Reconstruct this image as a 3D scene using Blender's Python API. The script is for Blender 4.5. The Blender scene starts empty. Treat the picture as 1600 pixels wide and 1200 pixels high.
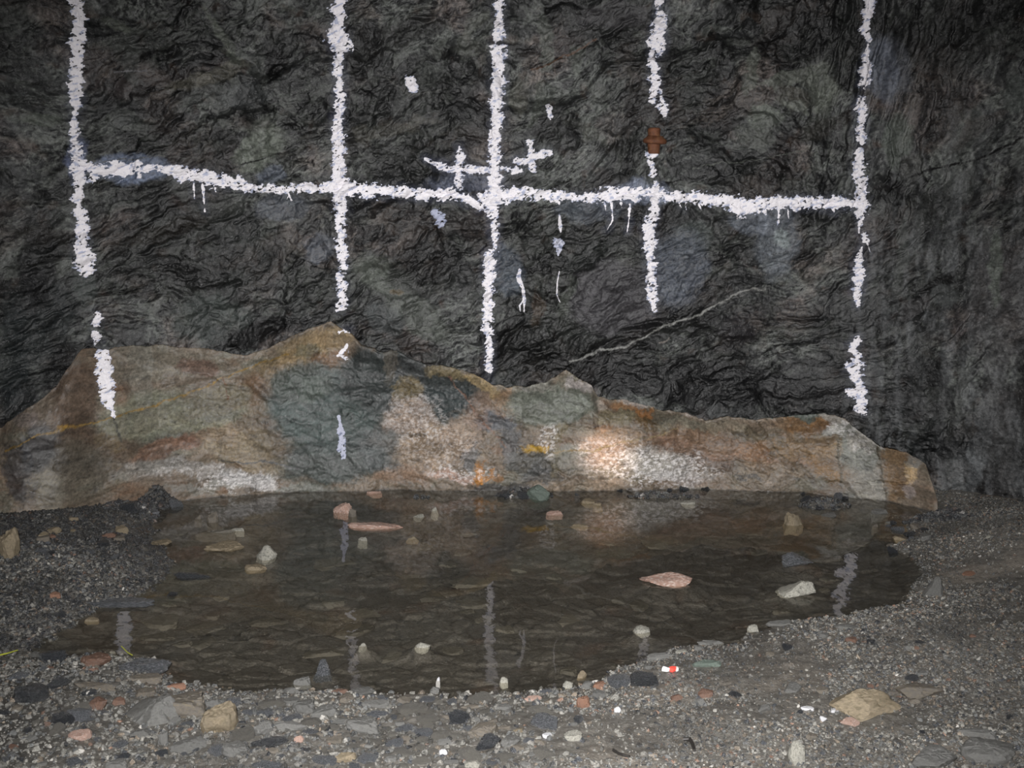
import bpy, math, random
import numpy as np
from mathutils import Vector, Matrix

# ------------------------------------------------------------------ camera, light, exposure
sc = bpy.context.scene
COL = sc.collection
FPX = 1550.0
PITCH = math.radians(10.0)
CAMZ = 1.5
cam_d = bpy.data.cameras.new('camera')
cam_d.sensor_width = 36.0
cam_d.lens = 36.0 * FPX / 1600.0
cam_d.clip_start = 0.05
cam = bpy.data.objects.new('camera', cam_d)
cam.location = (0, 0, CAMZ)
cam.rotation_euler = (math.radians(90) - PITCH, 0, 0)
COL.objects.link(cam)
sc.camera = cam

# the camera's flash, just beside the lens
fl = bpy.data.lights.new('flash', 'SPOT')
fl.energy = 1300
fl.color = (1.0, 0.985, 0.985)
fl.spot_size = math.radians(86)
fl.spot_blend = 1.0
fl.shadow_soft_size = 0.018
flo = bpy.data.objects.new('flash', fl)
flo.location = (-0.07, 0.0, CAMZ + 0.16)
flo.rotation_euler = (math.radians(90) - math.radians(16.0), 0, math.radians(-1.5))
COL.objects.link(flo)
# a cap lamp with a narrow warm beam resting on the ledge
hl = bpy.data.lights.new('cap_lamp', 'SPOT')
hl.energy = 900
hl.color = (1.0, 0.66, 0.46)
hl.spot_size = math.radians(4.6)
hl.spot_blend = 1.0
hl.shadow_soft_size = 0.02
hlo = bpy.data.objects.new('cap_lamp', hl)
hlo.location = (0.15, 0.0, CAMZ + 0.22)
COL.objects.link(hlo)

w = bpy.data.worlds.new('world'); sc.world = w
w.use_nodes = True
w.node_tree.nodes['Background'].inputs[0].default_value = (0.5, 0.6, 0.8, 1)
w.node_tree.nodes['Background'].inputs[1].default_value = 0.012

sc.view_settings.view_transform = 'Standard'
sc.view_settings.look = 'None'
sc.view_settings.exposure = 0.0
sc.view_settings.gamma = 1.0
sc.view_settings.use_curve_mapping = False

# ------------------------------------------------------------------ projection helpers (photo pixel <-> place)
CP, SP = math.cos(PITCH), math.sin(PITCH)

def proj(P):
    x, y, z = P[..., 0], P[..., 1], P[..., 2] - CAMZ
    d = y * CP - z * SP
    u = y * SP + z * CP
    return 800 + FPX * x / d, 600 - FPX * u / d

def ray(px, py):
    a = (px - 800) / FPX; b = (600 - py) / FPX
    return np.array([a, CP + b * SP, -SP + b * CP])

def on_z(px, py, z=0.0):
    r = ray(px, py); t = (z - CAMZ) / r[2]
    return np.array([r[0] * t, r[1] * t, z])

def on_y(px, py, Y):
    r = ray(px, py); t = Y / r[1]
    return np.array([r[0] * t, Y, CAMZ + r[2] * t])

v = on_y(945, 712, 5.2) - np.array(hlo.location)
hlo.rotation_euler = Vector(v).to_track_quat('-Z', 'Y').to_euler()

# ------------------------------------------------------------------ noise
def _tab(seed):
    r = np.random.RandomState(seed)
    ang = r.rand(256, 256) * 2 * np.pi
    return np.cos(ang).astype(np.float32), np.sin(ang).astype(np.float32)
_tabs = {}
def perlin(x, y, seed=0):
    if seed not in _tabs: _tabs[seed] = _tab(seed)
    gx, gy = _tabs[seed]
    xi = np.floor(x).astype(int); yi = np.floor(y).astype(int)
    xf = x - xi; yf = y - yi
    u = xf * xf * xf * (xf * (xf * 6 - 15) + 10); v = yf * yf * yf * (yf * (yf * 6 - 15) + 10)
    def g(i, j):
        a = (xi + i) & 255; b = (yi + j) & 255
        return gx[a, b] * (xf - i) + gy[a, b] * (yf - j)
    n0 = g(0, 0) * (1 - u) + g(1, 0) * u
    n1 = g(0, 1) * (1 - u) + g(1, 1) * u
    return (n0 * (1 - v) + n1 * v) * 1.5

def fbm(x, y, oct=5, seed=0, gain=0.5, lac=2.03):
    s = 0; a = 1.0; t = 0
    for k in range(oct):
        s = s + a * perlin(x, y, seed + k); t += a
        a *= gain; x = x * lac + 17.3; y = y * lac + 5.1
    return s / t

def ridged(x, y, oct=4, seed=0, gain=0.55):
    s = 0; a = 1.0; t = 0
    for k in range(oct):
        s = s + a * (1 - np.abs(perlin(x, y, seed + k)) * 2); t += a
        a *= gain; x = x * 2.07 + 9.3; y = y * 2.07 + 3.1
    return s / t

def facets(x, y, seed, slope=0.5, jitter=0.9):
    """angular blocks: every cell is a tilted plane. Returns height, a random number per cell, distance to the nearest joint"""
    r = np.random.RandomState(seed)
    T = r.rand(128, 128, 5).astype(np.float32)
    xi = np.floor(x).astype(int); yi = np.floor(y).astype(int)
    best = np.full(x.shape, 9e9); sec = best.copy(); H = np.zeros(x.shape); R = np.zeros(x.shape)
    for i in (-1, 0, 1):
        for j in (-1, 0, 1):
            c = T[(xi + i) & 127, (yi + j) & 127]
            cx = xi + i + 0.5 + (c[..., 0] - 0.5) * jitter; cy = yi + j + 0.5 + (c[..., 1] - 0.5) * jitter
            dx = x - cx; dy = y - cy; d = dx * dx + dy * dy
            h = (c[..., 2] - 0.5) * 2 * slope * dx + (c[..., 3] - 0.5) * 2 * slope * dy + (c[..., 4] - 0.5) * slope * 0.6
            m = d < best
            sec = np.where(m, best, np.minimum(sec, d))
            H = np.where(m, h, H); R = np.where(m, (c[..., 4] * 7.31 + c[..., 0] * 3.7) % 1, R); best = np.where(m, d, best)
    return H, R, np.sqrt(sec) - np.sqrt(best)

def sstep(a, b, x):
    t = np.clip((x - a) / (b - a), 0, 1); return t * t * (3 - 2 * t)

def mixc(c, col, a):
    return c * (1 - a[..., None]) + np.array(col, dtype=float) * a[..., None]

# ------------------------------------------------------------------ mesh helpers
def mesh_from(name, V, F, mat, col=None, smooth=True, attr=None, faces_n=4):
    me = bpy.data.meshes.new(name)
    V = np.asarray(V, dtype=np.float32).reshape(-1, 3); F = np.asarray(F, dtype=np.int32).reshape(-1, faces_n)
    me.vertices.add(len(V)); me.vertices.foreach_set('co', V.ravel())
    me.loops.add(F.size); me.loops.foreach_set('vertex_index', F.ravel())
    me.polygons.add(len(F)); me.polygons.foreach_set('loop_start', np.arange(0, F.size, faces_n, dtype=np.int32))
    try: me.polygons.foreach_set('loop_total', np.full(len(F), faces_n, dtype=np.int32))
    except Exception: pass
    me.update(calc_edges=True)
    me.polygons.foreach_set('use_smooth', np.full(len(F), smooth))
    if col is not None:
        a = me.color_attributes.new('Col', 'FLOAT_COLOR', 'POINT')
        c = np.ones((len(V), 4), dtype=np.float32); c[:, :3] = np.asarray(col).reshape(-1, 3)
        a.data.foreach_set('color', c.ravel())
    if attr:
        for k, val in attr.items():
            a = me.attributes.new(k, 'FLOAT', 'POINT'); a.data.foreach_set('value', np.asarray(val, dtype=np.float32).ravel())
    me.materials.append(mat)
    o = bpy.data.objects.new(name, me)
    COL.objects.link(o)
    return o

def grid_faces(nu, nv, flip=False):
    i = np.arange(nu - 1)[:, None] * nv + np.arange(nv - 1)[None, :]
    F = np.stack([i, i + nv, i + nv + 1, i + 1], -1).reshape(-1, 4)
    return F[:, ::-1] if flip else F

def tag(o, label=None, cat=None, group=None, kind=None):
    if label: o['label'] = label
    if cat: o['category'] = cat
    if group: o['group'] = group
    if kind: o['kind'] = kind
    return o

# ------------------------------------------------------------------ materials
def rock_mat(name, rough=0.5, spec=0.5, bump=0.4, bscale=60, var=0.5, vscale=45, use_attr=True, base=(0.1, 0.1, 0.1), rand=0.0, stretch=(1, 1, 1), speck=None, roughvar=0.2, coat=0.0, cscale=120, cbump=1.0, crough=0.1, bdist=0.012):
    m = bpy.data.materials.new(name); m.use_nodes = True
    nt = m.node_tree; N = nt.nodes; L = nt.links
    b = N['Principled BSDF']
    tc = N.new('ShaderNodeTexCoord'); mp = N.new('ShaderNodeMapping'); mp.inputs['Scale'].default_value = stretch
    L.new(tc.outputs['Object'], mp.inputs['Vector'])
    n1 = N.new('ShaderNodeTexNoise'); n1.inputs['Scale'].default_value = vscale; n1.inputs['Detail'].default_value = 6; n1.inputs['Roughness'].default_value = 0.7; n1.inputs['Distortion'].default_value = 0.0
    L.new(mp.outputs[0], n1.inputs['Vector'])
    mr = N.new('ShaderNodeMapRange'); mr.inputs['From Min'].default_value = 0.3; mr.inputs['From Max'].default_value = 0.7
    mr.inputs['To Min'].default_value = 1 - var; mr.inputs['To Max'].default_value = 1 + var
    L.new(n1.outputs[0], mr.inputs['Value'])
    if use_attr:
        at = N.new('ShaderNodeAttribute'); at.attribute_name = 'Col'; src = at.outputs['Color']
    else:
        rg = N.new('ShaderNodeRGB'); rg.outputs[0].default_value = (*base, 1); src = rg.outputs[0]
    vm = N.new('ShaderNodeVectorMath'); vm.operation = 'SCALE'
    L.new(src, vm.inputs[0]); L.new(mr.outputs[0], vm.inputs['Scale'])
    out = vm.outputs[0]
    if rand:
        oi = N.new('ShaderNodeObjectInfo'); m2 = N.new('ShaderNodeMapRange')
        m2.inputs['To Min'].default_value = 1 - rand; m2.inputs['To Max'].default_value = 1 + rand
        L.new(oi.outputs['Random'], m2.inputs['Value'])
        v2 = N.new('ShaderNodeVectorMath'); v2.operation = 'SCALE'; L.new(out, v2.inputs[0]); L.new(m2.outputs[0], v2.inputs['Scale']); out = v2.outputs[0]
    if speck:
        n3 = N.new('ShaderNodeTexNoise'); n3.inputs['Scale'].default_value = speck[1]; n3.inputs['Detail'].default_value = 4; L.new(tc.outputs['Object'], n3.inputs['Vector'])
        m3 = N.new('ShaderNodeMapRange'); m3.inputs['From Min'].default_value = 0.52; m3.inputs['From Max'].default_value = 0.64; m3.inputs['To Max'].default_value = speck[2]; L.new(n3.outputs[0], m3.inputs['Value'])
        mx = N.new('ShaderNodeMix'); mx.data_type = 'RGBA'; L.new(m3.outputs[0], mx.inputs[0]); L.new(out, mx.inputs[6]); mx.inputs[7].default_value = (*speck[0], 1); out = mx.outputs[2]
    L.new(out, b.inputs['Base Color'])
    n2 = N.new('ShaderNodeTexNoise'); n2.inputs['Scale'].default_value = bscale; n2.inputs['Detail'].default_value = 8; n2.inputs['Roughness'].default_value = 0.72; n2.inputs['Distortion'].default_value = 0.0
    L.new(mp.outputs[0], n2.inputs['Vector'])
    bp = N.new('ShaderNodeBump'); bp.inputs['Strength'].default_value = bump; bp.inputs['Distance'].default_value = bdist
    L.new(n2.outputs[0], bp.inputs['Height']); L.new(bp.outputs[0], b.inputs['Normal'])
    r = N.new('ShaderNodeMapRange'); r.inputs['From Min'].default_value = 0.3; r.inputs['From Max'].default_value = 0.7
    r.inputs['To Min'].default_value = rough - roughvar; r.inputs['To Max'].default_value = rough + roughvar
    L.new(n1.outputs[0], r.inputs['Value']); L.new(r.outputs[0], b.inputs['Roughness'])
    b.inputs['Specular IOR Level'].default_value = spec
    if coat:       # a thin film of water, broken up by the grain
        n4 = N.new('ShaderNodeTexNoise'); n4.inputs['Scale'].default_value = cscale; n4.inputs['Detail'].default_value = 3
        L.new(tc.outputs['Object'], n4.inputs['Vector'])
        b4 = N.new('ShaderNodeBump'); b4.inputs['Strength'].default_value = cbump; b4.inputs['Distance'].default_value = 0.02
        L.new(n4.outputs[0], b4.inputs['Height']); L.new(b4.outputs[0], b.inputs['Coat Normal'])
        b.inputs['Coat Weight'].default_value = coat; b.inputs['Coat Roughness'].default_value = crough; b.inputs['Coat IOR'].default_value = 1.4
    return m

def plain_mat(name, col, rough=0.6, spec=0.4):
    m = bpy.data.materials.new(name); m.use_nodes = True; b = m.node_tree.nodes['Principled BSDF']
    nt = m.node_tree; n = nt.nodes.new('ShaderNodeTexNoise'); n.inputs['Scale'].default_value = 80
    r = nt.nodes.new('ShaderNodeMapRange'); r.inputs['To Min'].default_value = .75; r.inputs['To Max'].default_value = 1.25
    nt.links.new(n.outputs[0], r.inputs['Value'])
    g = nt.nodes.new('ShaderNodeRGB'); g.outputs[0].default_value = (*col, 1)
    s = nt.nodes.new('ShaderNodeVectorMath'); s.operation = 'SCALE'; nt.links.new(g.outputs[0], s.inputs[0]); nt.links.new(r.outputs[0], s.inputs['Scale'])
    nt.links.new(s.outputs[0], b.inputs['Base Color'])
    b.inputs['Roughness'].default_value = rough; b.inputs['Specular IOR Level'].default_value = spec
    return m

M_wall = rock_mat('dark_schist', rough=0.55, spec=0.3, bump=0.2, bscale=60, var=0.6, vscale=55, coat=.4, cscale=60, cbump=.8, crough=.25)
M_ledge = rock_mat('brown_bedrock', rough=0.5, spec=0.35, bump=0.16, bscale=80, var=0.38, vscale=90, coat=.35, cscale=110, cbump=1, crough=.15)
M_floor = rock_mat('wet_floor', rough=0.5, spec=0.4, bump=0.55, bscale=70, var=0.45, vscale=80, coat=.9, cscale=130, cbump=1, crough=.22)
M_gravel = rock_mat('gravel', rough=0.27, spec=0.6, bump=0.6, bscale=120, var=0.35, vscale=160, roughvar=0.14, coat=1.0, cscale=140, cbump=1.0, crough=.22)

# white paint: bluish where thin
M_paint = bpy.data.materials.new('white_paint'); M_paint.use_nodes = True
nt = M_paint.node_tree; b = nt.nodes['Principled BSDF']
at = nt.nodes.new('ShaderNodeAttribute'); at.attribute_name = 'thick'
rp = nt.nodes.new('ShaderNodeValToRGB')
rp.color_ramp.elements[0].position = 0.0; rp.color_ramp.elements[0].color = (0.11, 0.13, 0.2, 1)
rp.color_ramp.elements[1].position = 1.0; rp.color_ramp.elements[1].color = (0.86, 0.83, 0.86, 1)
e = rp.color_ramp.elements.new(0.4); e.color = (0.46, 0.49, 0.62, 1)
nt.links.new(at.outputs['Fac'], rp.inputs[0]); nt.links.new(rp.outputs[0], b.inputs['Base Color'])
b.inputs['Roughness'].default_value = 0.55; b.inputs['Specular IOR Level'].default_value = 0.3
nn = nt.nodes.new('ShaderNodeTexNoise'); nn.inputs['Scale'].default_value = 45; nn.inputs['Detail'].default_value = 3
bb = nt.nodes.new('ShaderNodeBump'); bb.inputs['Strength'].default_value = 0.5; bb.inputs['Distance'].default_value = 0.01
nt.links.new(nn.outputs[0], bb.inputs['Height']); nt.links.new(bb.outputs[0], b.inputs['Normal'])

# pool water: thin clear surface, mirror by Fresnel, lets the flash reach the bed
M_water = bpy.data.materials.new('pool_water'); M_water.use_nodes = True
nt = M_water.node_tree; nt.nodes.remove(nt.nodes['Principled BSDF'])
tr = nt.nodes.new('ShaderNodeBsdfTransparent'); tr.inputs[0].default_value = (0.86, 0.845, 0.80, 1)
gl = nt.nodes.new('ShaderNodeBsdfGlossy'); gl.inputs['Roughness'].default_value = 0.0
gl.inputs[0].default_value = (1, 1, 1, 1)
geo = nt.nodes.new('ShaderNodeNewGeometry'); dt = nt.nodes.new('ShaderNodeVectorMath'); dt.operation = 'DOT_PRODUCT'
nt.links.new(geo.outputs['Normal'], dt.inputs[0]); nt.links.new(geo.outputs['Incoming'], dt.inputs[1])
def mth(op, a_, b_=None, c_=None):
    n = nt.nodes.new('ShaderNodeMath'); n.operation = op
    for i_, q_ in enumerate((a_, b_, c_)):
        if q_ is None: continue
        if isinstance(q_, (int, float)): n.inputs[i_].default_value = q_
        else: nt.links.new(q_, n.inputs[i_])
    return n.outputs[0]
fres = mth('MULTIPLY_ADD', mth('POWER', mth('SUBTRACT', 1.0, mth('ABSOLUTE', dt.outputs['Value'])), 5.0), 0.98, 0.02)   # Schlick
wn = nt.nodes.new('ShaderNodeTexNoise'); wn.inputs['Scale'].default_value = 5; wn.inputs['Detail'].default_value = 1
wtc = nt.nodes.new('ShaderNodeTexCoord'); nt.links.new(wtc.outputs['Object'], wn.inputs['Vector'])
wb = nt.nodes.new('ShaderNodeBump'); wb.inputs['Strength'].default_value = 0.03; wb.inputs['Distance'].default_value = 0.02
nt.links.new(wn.outputs[0], wb.inputs['Height']); nt.links.new(wb.outputs[0], gl.inputs['Normal'])
mx = nt.nodes.new('ShaderNodeMixShader')
nt.links.new(fres, mx.inputs[0]); nt.links.new(tr.outputs[0], mx.inputs[1]); nt.links.new(gl.outputs[0], mx.inputs[2])
nt.links.new(mx.outputs[0], nt.nodes['Material Output'].inputs['Surface'])

# ------------------------------------------------------------------ the paint strokes as seen on the face: (x, y, half width) along each stroke, photo pixels
LINE_A = [[(118,-60,13),(118,0,13),(122,18,12),(121,60,13),(119,100,11),(118,135,14),(119,160,12),(117,177,5)],
          [(115,190,7),(118,220,9),(122,255,14),(125,285,11),(121,310,9),(126,345,11),(129,375,12),(131,405,18),(136,421,14)],
          [(151,492,8),(150,505,9)],[(148,519,6),(153,532,8),(156,543,6)],
          [(160,550,11),(163,580,15),(168,612,14),(174,638,7),(179,654,2)]]
LINE_B = [[(528,-60,11),(529,0,11),(528,40,11),(528,58,19),(532,70,17),(531,78,8),(529,110,8),(532,128,7)],
          [(532,136,8),(530,170,8),(528,200,10),(529,250,11),(530,290,14),(533,325,12),(531,348,7)],
          [(532,352,8),(532,375,8),(535,400,9),(536,425,6)],[(530,428,5),(533,440,8)],[(535,446,9),(534,478,8)],[(526,486,3),(540,482,3)],
          [(531,520,4),(542,514,6)],[(528,556,3),(538,547,6),(542,540,3)]]
LINE_C = [[(783,-60,9),(781,0,8),(780,30,9),(779,58,9)],[(778,74,11),(778,100,12),(777,134,12)],
          [(776,142,12),(776,190,10),(774,230,10),(772,265,10),(771,300,14),(768,322,12),(771,338,7)],
          [(771,350,8),(772,370,7),(774,384,4)],[(766,398,9),(764,430,11),(763,460,9),(762,490,8),(762,518,8)],
          [(764,528,6),(765,558,7)],[(762,571,8),(764,592,5)]]
LINE_D = [[(1031,-60,6),(1030,0,6),(1028,14,5)],[(1033,22,9),(1030,40,12),(1026,62,14),(1028,78,9)],[(1020,60,8),(1019,95,6),(1021,118,9),(1025,140,9),(1020,157,6)],
          [(1034,60,6),(1036,78,4)],[(1033,152,3),(1034,166,10),(1038,180,4)],[(1012,241,5),(1020,242,8)],[(1018,255,7),(1020,272,6)],
          [(1023,284,5),(1024,300,8)],[(1024,300,9),(1021,335,9),(1015,360,11),(1016,385,10),(1018,405,7)],[(1017,410,10),(1017,440,8),(1019,465,9),(1023,486,5)]]
LINE_E = [[(1358,-60,12),(1357,0,11),(1357,18,11)],[(1356,30,4),(1352,45,9),(1357,62,5)],[(1356,70,3),(1352,105,9),(1350,128,9)],[(1350,138,3)],
          [(1345,160,9),(1346,178,9)],[(1347,188,8),(1344,205,9),(1346,222,6)],[(1345,236,7),(1341,262,12),(1345,285,10),(1346,312,13),(1346,335,9),(1345,350,4)],
          [(1342,350,2),(1342,363,2)],[(1352,368,5),(1353,374,6)],[(1354,378,2),(1360,394,1)],
          [(1347,386,2),(1341,405,7),(1343,430,9),(1339,450,9),(1341,476,5)],[(1340,530,6),(1332,545,8),(1340,558,7),(1335,578,14),(1340,596,8)],[(1328,612,8),(1342,612,14),(1344,632,10),(1350,644,5)]]
LINE_H = [[(140,262,9),(147,275,10)],[(150,266,9),(178,264,13),(205,264,13),(238,262,5)],[(246,262,5),(275,270,11),(300,274,13)],[(300,272,12),(340,281,13),(375,287,10),(402,294,7),(440,296,7),(470,294,7),(515,293,9),(560,295,12),(600,298,11),(650,302,10),(690,305,10)],
          [(690,300,9),(720,306,9),(752,322,7)],[(755,312,12),(790,304,13),(825,302,11)],[(840,306,9),(875,306,9),(905,308,5)],[(905,311,6),(940,306,11),(965,302,12),(990,304,13)],
          [(998,300,9),(1020,302,9),(1060,308,9),(1100,309,9)],[(1100,311,10),(1135,314,12),(1160,324,16),(1195,317,12),(1240,318,10),(1290,316,10),(1340,317,10)],
          # runs of paint below the line
          [(302,285,3),(304,312,1.3)],[(316,285,3),(320,330,1.6)],[(335,285,2.5),(337,300,1.2)],[(450,300,3),(455,312,2)],[(452,304,2),(449,310,2)],
          [(956,318,3),(957,345,2),(949,360,1.2)],[(984,318,4),(983,340,1.7),(980,362,1.4)],[(945,318,2),(947,330,1)],[(970,318,2.5),(972,326,1)],[(872,314,5),(874,318,2)],
          [(1060,315,3),(1064,324,1.4)],[(1070,315,2),(1072,328,1.2)],[(1092,318,2),(1096,330,1.2)],[(1152,330,3),(1151,342,1)],[(1162,330,3),(1161,342,1)],[(1171,328,3),(1170,338,1)],[(1192,325,4),(1196,334,2)],[(1217,320,3),(1216,345,3),(1214,352,1)],[(1230,320,3),(1232,340,1.4)],[(1300,322,4),(1304,332,2)]]
CROSS_L = [[(666,249,3),(685,257,6),(700,263,6),(735,265,7),(765,266,6)],[(786,264,5),(808,265,5)],[(718,229,3),(719,245,8),(717,262,8),(716,290,7)]]
CROSS_R = [[(826,222,6),(831,240,7),(830,262,7)],[(805,250,5),(820,252,8),(842,241,8),(858,238,6)],[(803,270,4),(815,266,4)]]
MARKS = [
 ('paint_blotch', [[(640,126,9),(646,137,9)]], 'round white paint blotch high between the second and third vertical paint lines', 1.0),
 ('paint_blotch', [[(858,168,6),(860,180,5)],[(859,184,1.5),(860,187,1.5)]], 'small white paint fleck above the small splashed cross near the middle line', 1.0),
 ('paint_blotch', [[(680,332,8),(688,345,10)]], 'faint bluish white paint smudge just below the horizontal paint line', 0.42),
 ('paint_drip', [[(874,336,2),(875,352,4),(876,363,2)]], 'short thick white paint drip under the horizontal line', 1.0),
 ('paint_blotch', [[(873,380,9),(874,392,5),(872,399,2)]], 'pale bluish paint spot between two thin drips', 0.6),
 ('paint_drip', [[(874,424,1.6),(871,440,1.6),(870,460,1.8),(875,472,1.3)]], 'thin wavy white paint run, thinnest on the rock face', 1.0),
 ('paint_drip', [[(812,422,3),(810,435,5),(817,450,3),(819,468,3),(819,487,1.6)],[(817,470,2),(812,477,2),(813,487,1.2)]], 'forked white paint drip beside the middle vertical line', 1.0),
 ('paint_smear', [[(529,651,3),(533,670,3)],[(533,672,6),(534,700,8),(537,712,5)]], 'short pale blue paint smear low on the greenish part of the ledge', 0.5),
 ('paint_blotch', [[(540,560,4),(533,556,3)],[(528,557,3),(532,552,2)]], 'small white paint fleck on top of the ledge under the second vertical line', 1.0),
]
def sdf(px, py, strokes, want_r=False):
    best = np.full(px.shape, -1e9); rad = np.zeros(px.shape)
    for st in strokes:
        if len(st) == 1: st = [st[0], (st[0][0] + 0.1, st[0][1], st[0][2])]
        for (x0, y0, r0), (x1, y1, r1) in zip(st[:-1], st[1:]):
            dx, dy = x1 - x0, y1 - y0; L2 = dx * dx + dy * dy + 1e-9
            t = np.clip(((px - x0) * dx + (py - y0) * dy) / L2, 0, 1)
            d = np.hypot(px - x0 - t * dx, py - y0 - t * dy)
            rr_ = r0 + (r1 - r0) * t
            m_ = rr_ - d > best
            best = np.where(m_, rr_ - d, best); rad = np.where(m_, rr_, rad)
    return (best, rad) if want_r else best

# ------------------------------------------------------------------ the upper rock face
def wall_y(x):
    xs = np.array([-3.2, -2.8, -2.5, -2.2, -1.9, -1.4, -0.8, 0, 0.8, 1.5, 1.9, 2.15, 2.4, 2.6, 2.85, 3.2])
    ys = np.array([3.2, 4.1, 4.72, 4.95, 5.12, 5.32, 5.42, 5.47, 5.47, 5.44, 5.36, 5.22, 4.98, 4.7, 4.1, 3.2])
    acc = 0
    for k in np.linspace(-0.09, 0.09, 7): acc = acc + np.interp(x + k, xs, ys)
    return acc / 7

def patch(px, py, wx, wy, x, y, rx, ry, ang, soft=0.22):
    """mask of a blotch of different colour, with a ragged outline"""
    a = math.radians(ang); dx = px + wx - x; dy = py + wy - y
    u = (dx * math.cos(a) + dy * math.sin(a)) / rx; v = (-dx * math.sin(a) + dy * math.cos(a)) / ry
    r = np.sqrt(u * u + v * v)
    return 1 - sstep(1 - soft, 1 + soft, r)

def vein_crevice(px, py, wx, wy, pts, hw):
    return sstep(-0.6, 0.9, sdf(px + wx, py + wy, [[(a, b, hw) for a, b in pts]]))

CELL = 0.0042
wx = np.arange(-2.8, 2.8001, CELL); wz = np.arange(-0.15, 3.3, CELL)
X, Z = np.meshgrid(wx, wz, indexing='ij')
Y = wall_y(X)
# folded, slanting foliation: the direction of the grain turns across the face
q1 = fbm(X * 0.9, Z * 0.9, 3, 11); q2 = fbm(X * 0.9 + 7, Z * 0.9 + 3, 3, 12)
Xw = X + 0.25 * q1 + 0.04 * fbm(X * 6, Z * 6, 3, 41); Zw = Z + 0.25 * q2 + 0.04 * fbm(X * 6 + 3, Z * 6, 3, 42)
# right of the last paint line the grain stands nearly upright
side = sstep(1.3, 2.35, X)
th = np.radians(24 + 52 * side); ca, sa = np.cos(th), np.sin(th)
U = (Xw - 1.8) * ca + (Zw - 1.2) * sa; W = -(Xw - 1.8) * sa + (Zw - 1.2) * ca
side = sstep(1.6, 2.05, X)
w1 = fbm(X * 16, Z * 16, 4, 43, .6); w2 = fbm(X * 16 + 5, Z * 16, 4, 44, .6)
Ua = U + 0.020 * w1; Wa = W + 0.020 * w2
hL, rL, eL = facets(Ua / 0.62, Wa / 0.36, 1, 0.55)
hM, rM, eM = facets(Ua / 0.22 + 3, Wa / 0.12, 2, 0.8)
hS, rS, eS = facets(Ua / 0.075 + 3, Wa / 0.038, 3, 0.9)
hT, rT, eT = facets(Ua / 0.030 + 9, Wa / 0.015, 4, 0.9)
fib = ridged(Ua * 9, Wa * 30, 4, 21)
fine = fbm(X * 42, Z * 42, 3, 31)
disp = 0.105 * hL * sstep(0, .25, eL) + 0.055 * hM * sstep(0, .42, eM) + 0.016 * hS * sstep(0, .35, eS) + 0.003 * hT * sstep(0, .4, eT) + 0.001 * fib + 0.001 * fine + 0.004 * w1 + 0.10 * fbm(X * 0.8, Z * 0.8, 3, 51)
WD = disp
Yd = Y - disp
PW = np.stack([X, Yd, Z], -1)
px, py = proj(PW)
nwx = 20 * fbm(X * 7, Z * 7, 6, 61, .62); nwy = 20 * fbm(X * 7 + 9, Z * 7, 6, 62, .62)
# colour of the rock itself
g = 0.5 + 0.5 * fbm(U * 4, W * 9, 5, 71, 0.62)
g2 = 0.5 + 0.5 * fbm(U * 14 + 3, W * 34, 5, 72, 0.65)
g3 = 0.5 + 0.5 * fbm(X * 1.3 + 3, Z * 1.3, 4, 73)
grain = np.clip(0.5 + 0.75 * fbm(X * 60, Z * 60, 3, 74, .8), 0, 1)
zone = sstep(0.30, 0.68, 0.5 + 0.5 * fbm(X * 2.2 + 3, Z * 2.2 + 1, 4, 75, .6))
val = 0.0085 + 0.034 * zone * np.clip(g * 1.6 - 0.3, 0, 1) + 0.012 * g2
C = np.stack([val * 0.97, val * 1.03, val * 1.02], -1)
C *= (0.45 + 1.0 * rS[..., None]) * (0.6 + 0.8 * rM[..., None]) * (0.45 + 1.1 * grain)[..., None]
# curled pale films of weathered rock
q3 = fbm(X * 4, Z * 4, 4, 82, .6); q4 = fbm(X * 4 + 8, Z * 4, 4, 83, .6)
cu = 1 - np.abs(fbm(X * 7 + 1.6 * q3, Z * 7 + 1.6 * q4, 5, 84, .62)) * 9
cu2 = 1 - np.abs(fbm(U * 9 + 1.2 * q4, W * 20 + 1.2 * q3, 5, 85, .62)) * 7
film = np.clip(cu, 0, 1) * sstep(.45, .62, g2 * .5 + g * .5) + np.clip(cu2, 0, 1) * sstep(.42, .6, 0.5 + 0.5 * fbm(X * 3 + 1, Z * 3, 3, 86))
film = np.clip(film, 0, 1) * (0.3 + 0.9 * grain)
C = mixc(C, (0.175, 0.19, 0.168), np.clip(film * 0.8, 0, .85))
C = mixc(C, (0.10, 0.112, 0.095), sstep(.86, .9, rM) * 0.5 * g2 * (0.4 + grain * .9))
C = mixc(C, (0.115, 0.125, 0.108), sstep(.90, .93, rS) * 0.5 * (0.3 + grain))
C = mixc(C, (0.16, 0.165, 0.155), sstep(.94, .96, rT) * 0.4 * (0.3 + grain))
pur = sstep(0.5, 0.66, 0.5 + 0.5 * fbm(X * 2.6 + 4, Z * 2.6, 4, 91))
C = C * (1 - pur[..., None]) + C * np.array([1.25, 0.97, 0.95]) * pur[..., None]
rust = sstep(0.62, 0.8, 0.5 + 0.5 * fbm(X * 9 + 4, Z * 9, 4, 92))
C = mixc(C, (0.07, 0.042, 0.028), rust * 0.5)
big = sstep(.25, .75, 0.5 + 0.9 * fbm(X * 1.6 + 2.2, Z * 1.9 + 6, 3, 95))
C *= (0.5 + 0.85 * big)[..., None]
blk = sstep(0.54, 0.68, 0.5 + 0.5 * fbm(U * 3 + 6, W * 8, 5, 93, .62))
C = mixc(C, (0.005, 0.0055, 0.006), blk * 0.8)
C *= (1 - 0.3 * (1 - sstep(0.0, 0.08, eL)))[..., None]
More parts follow.
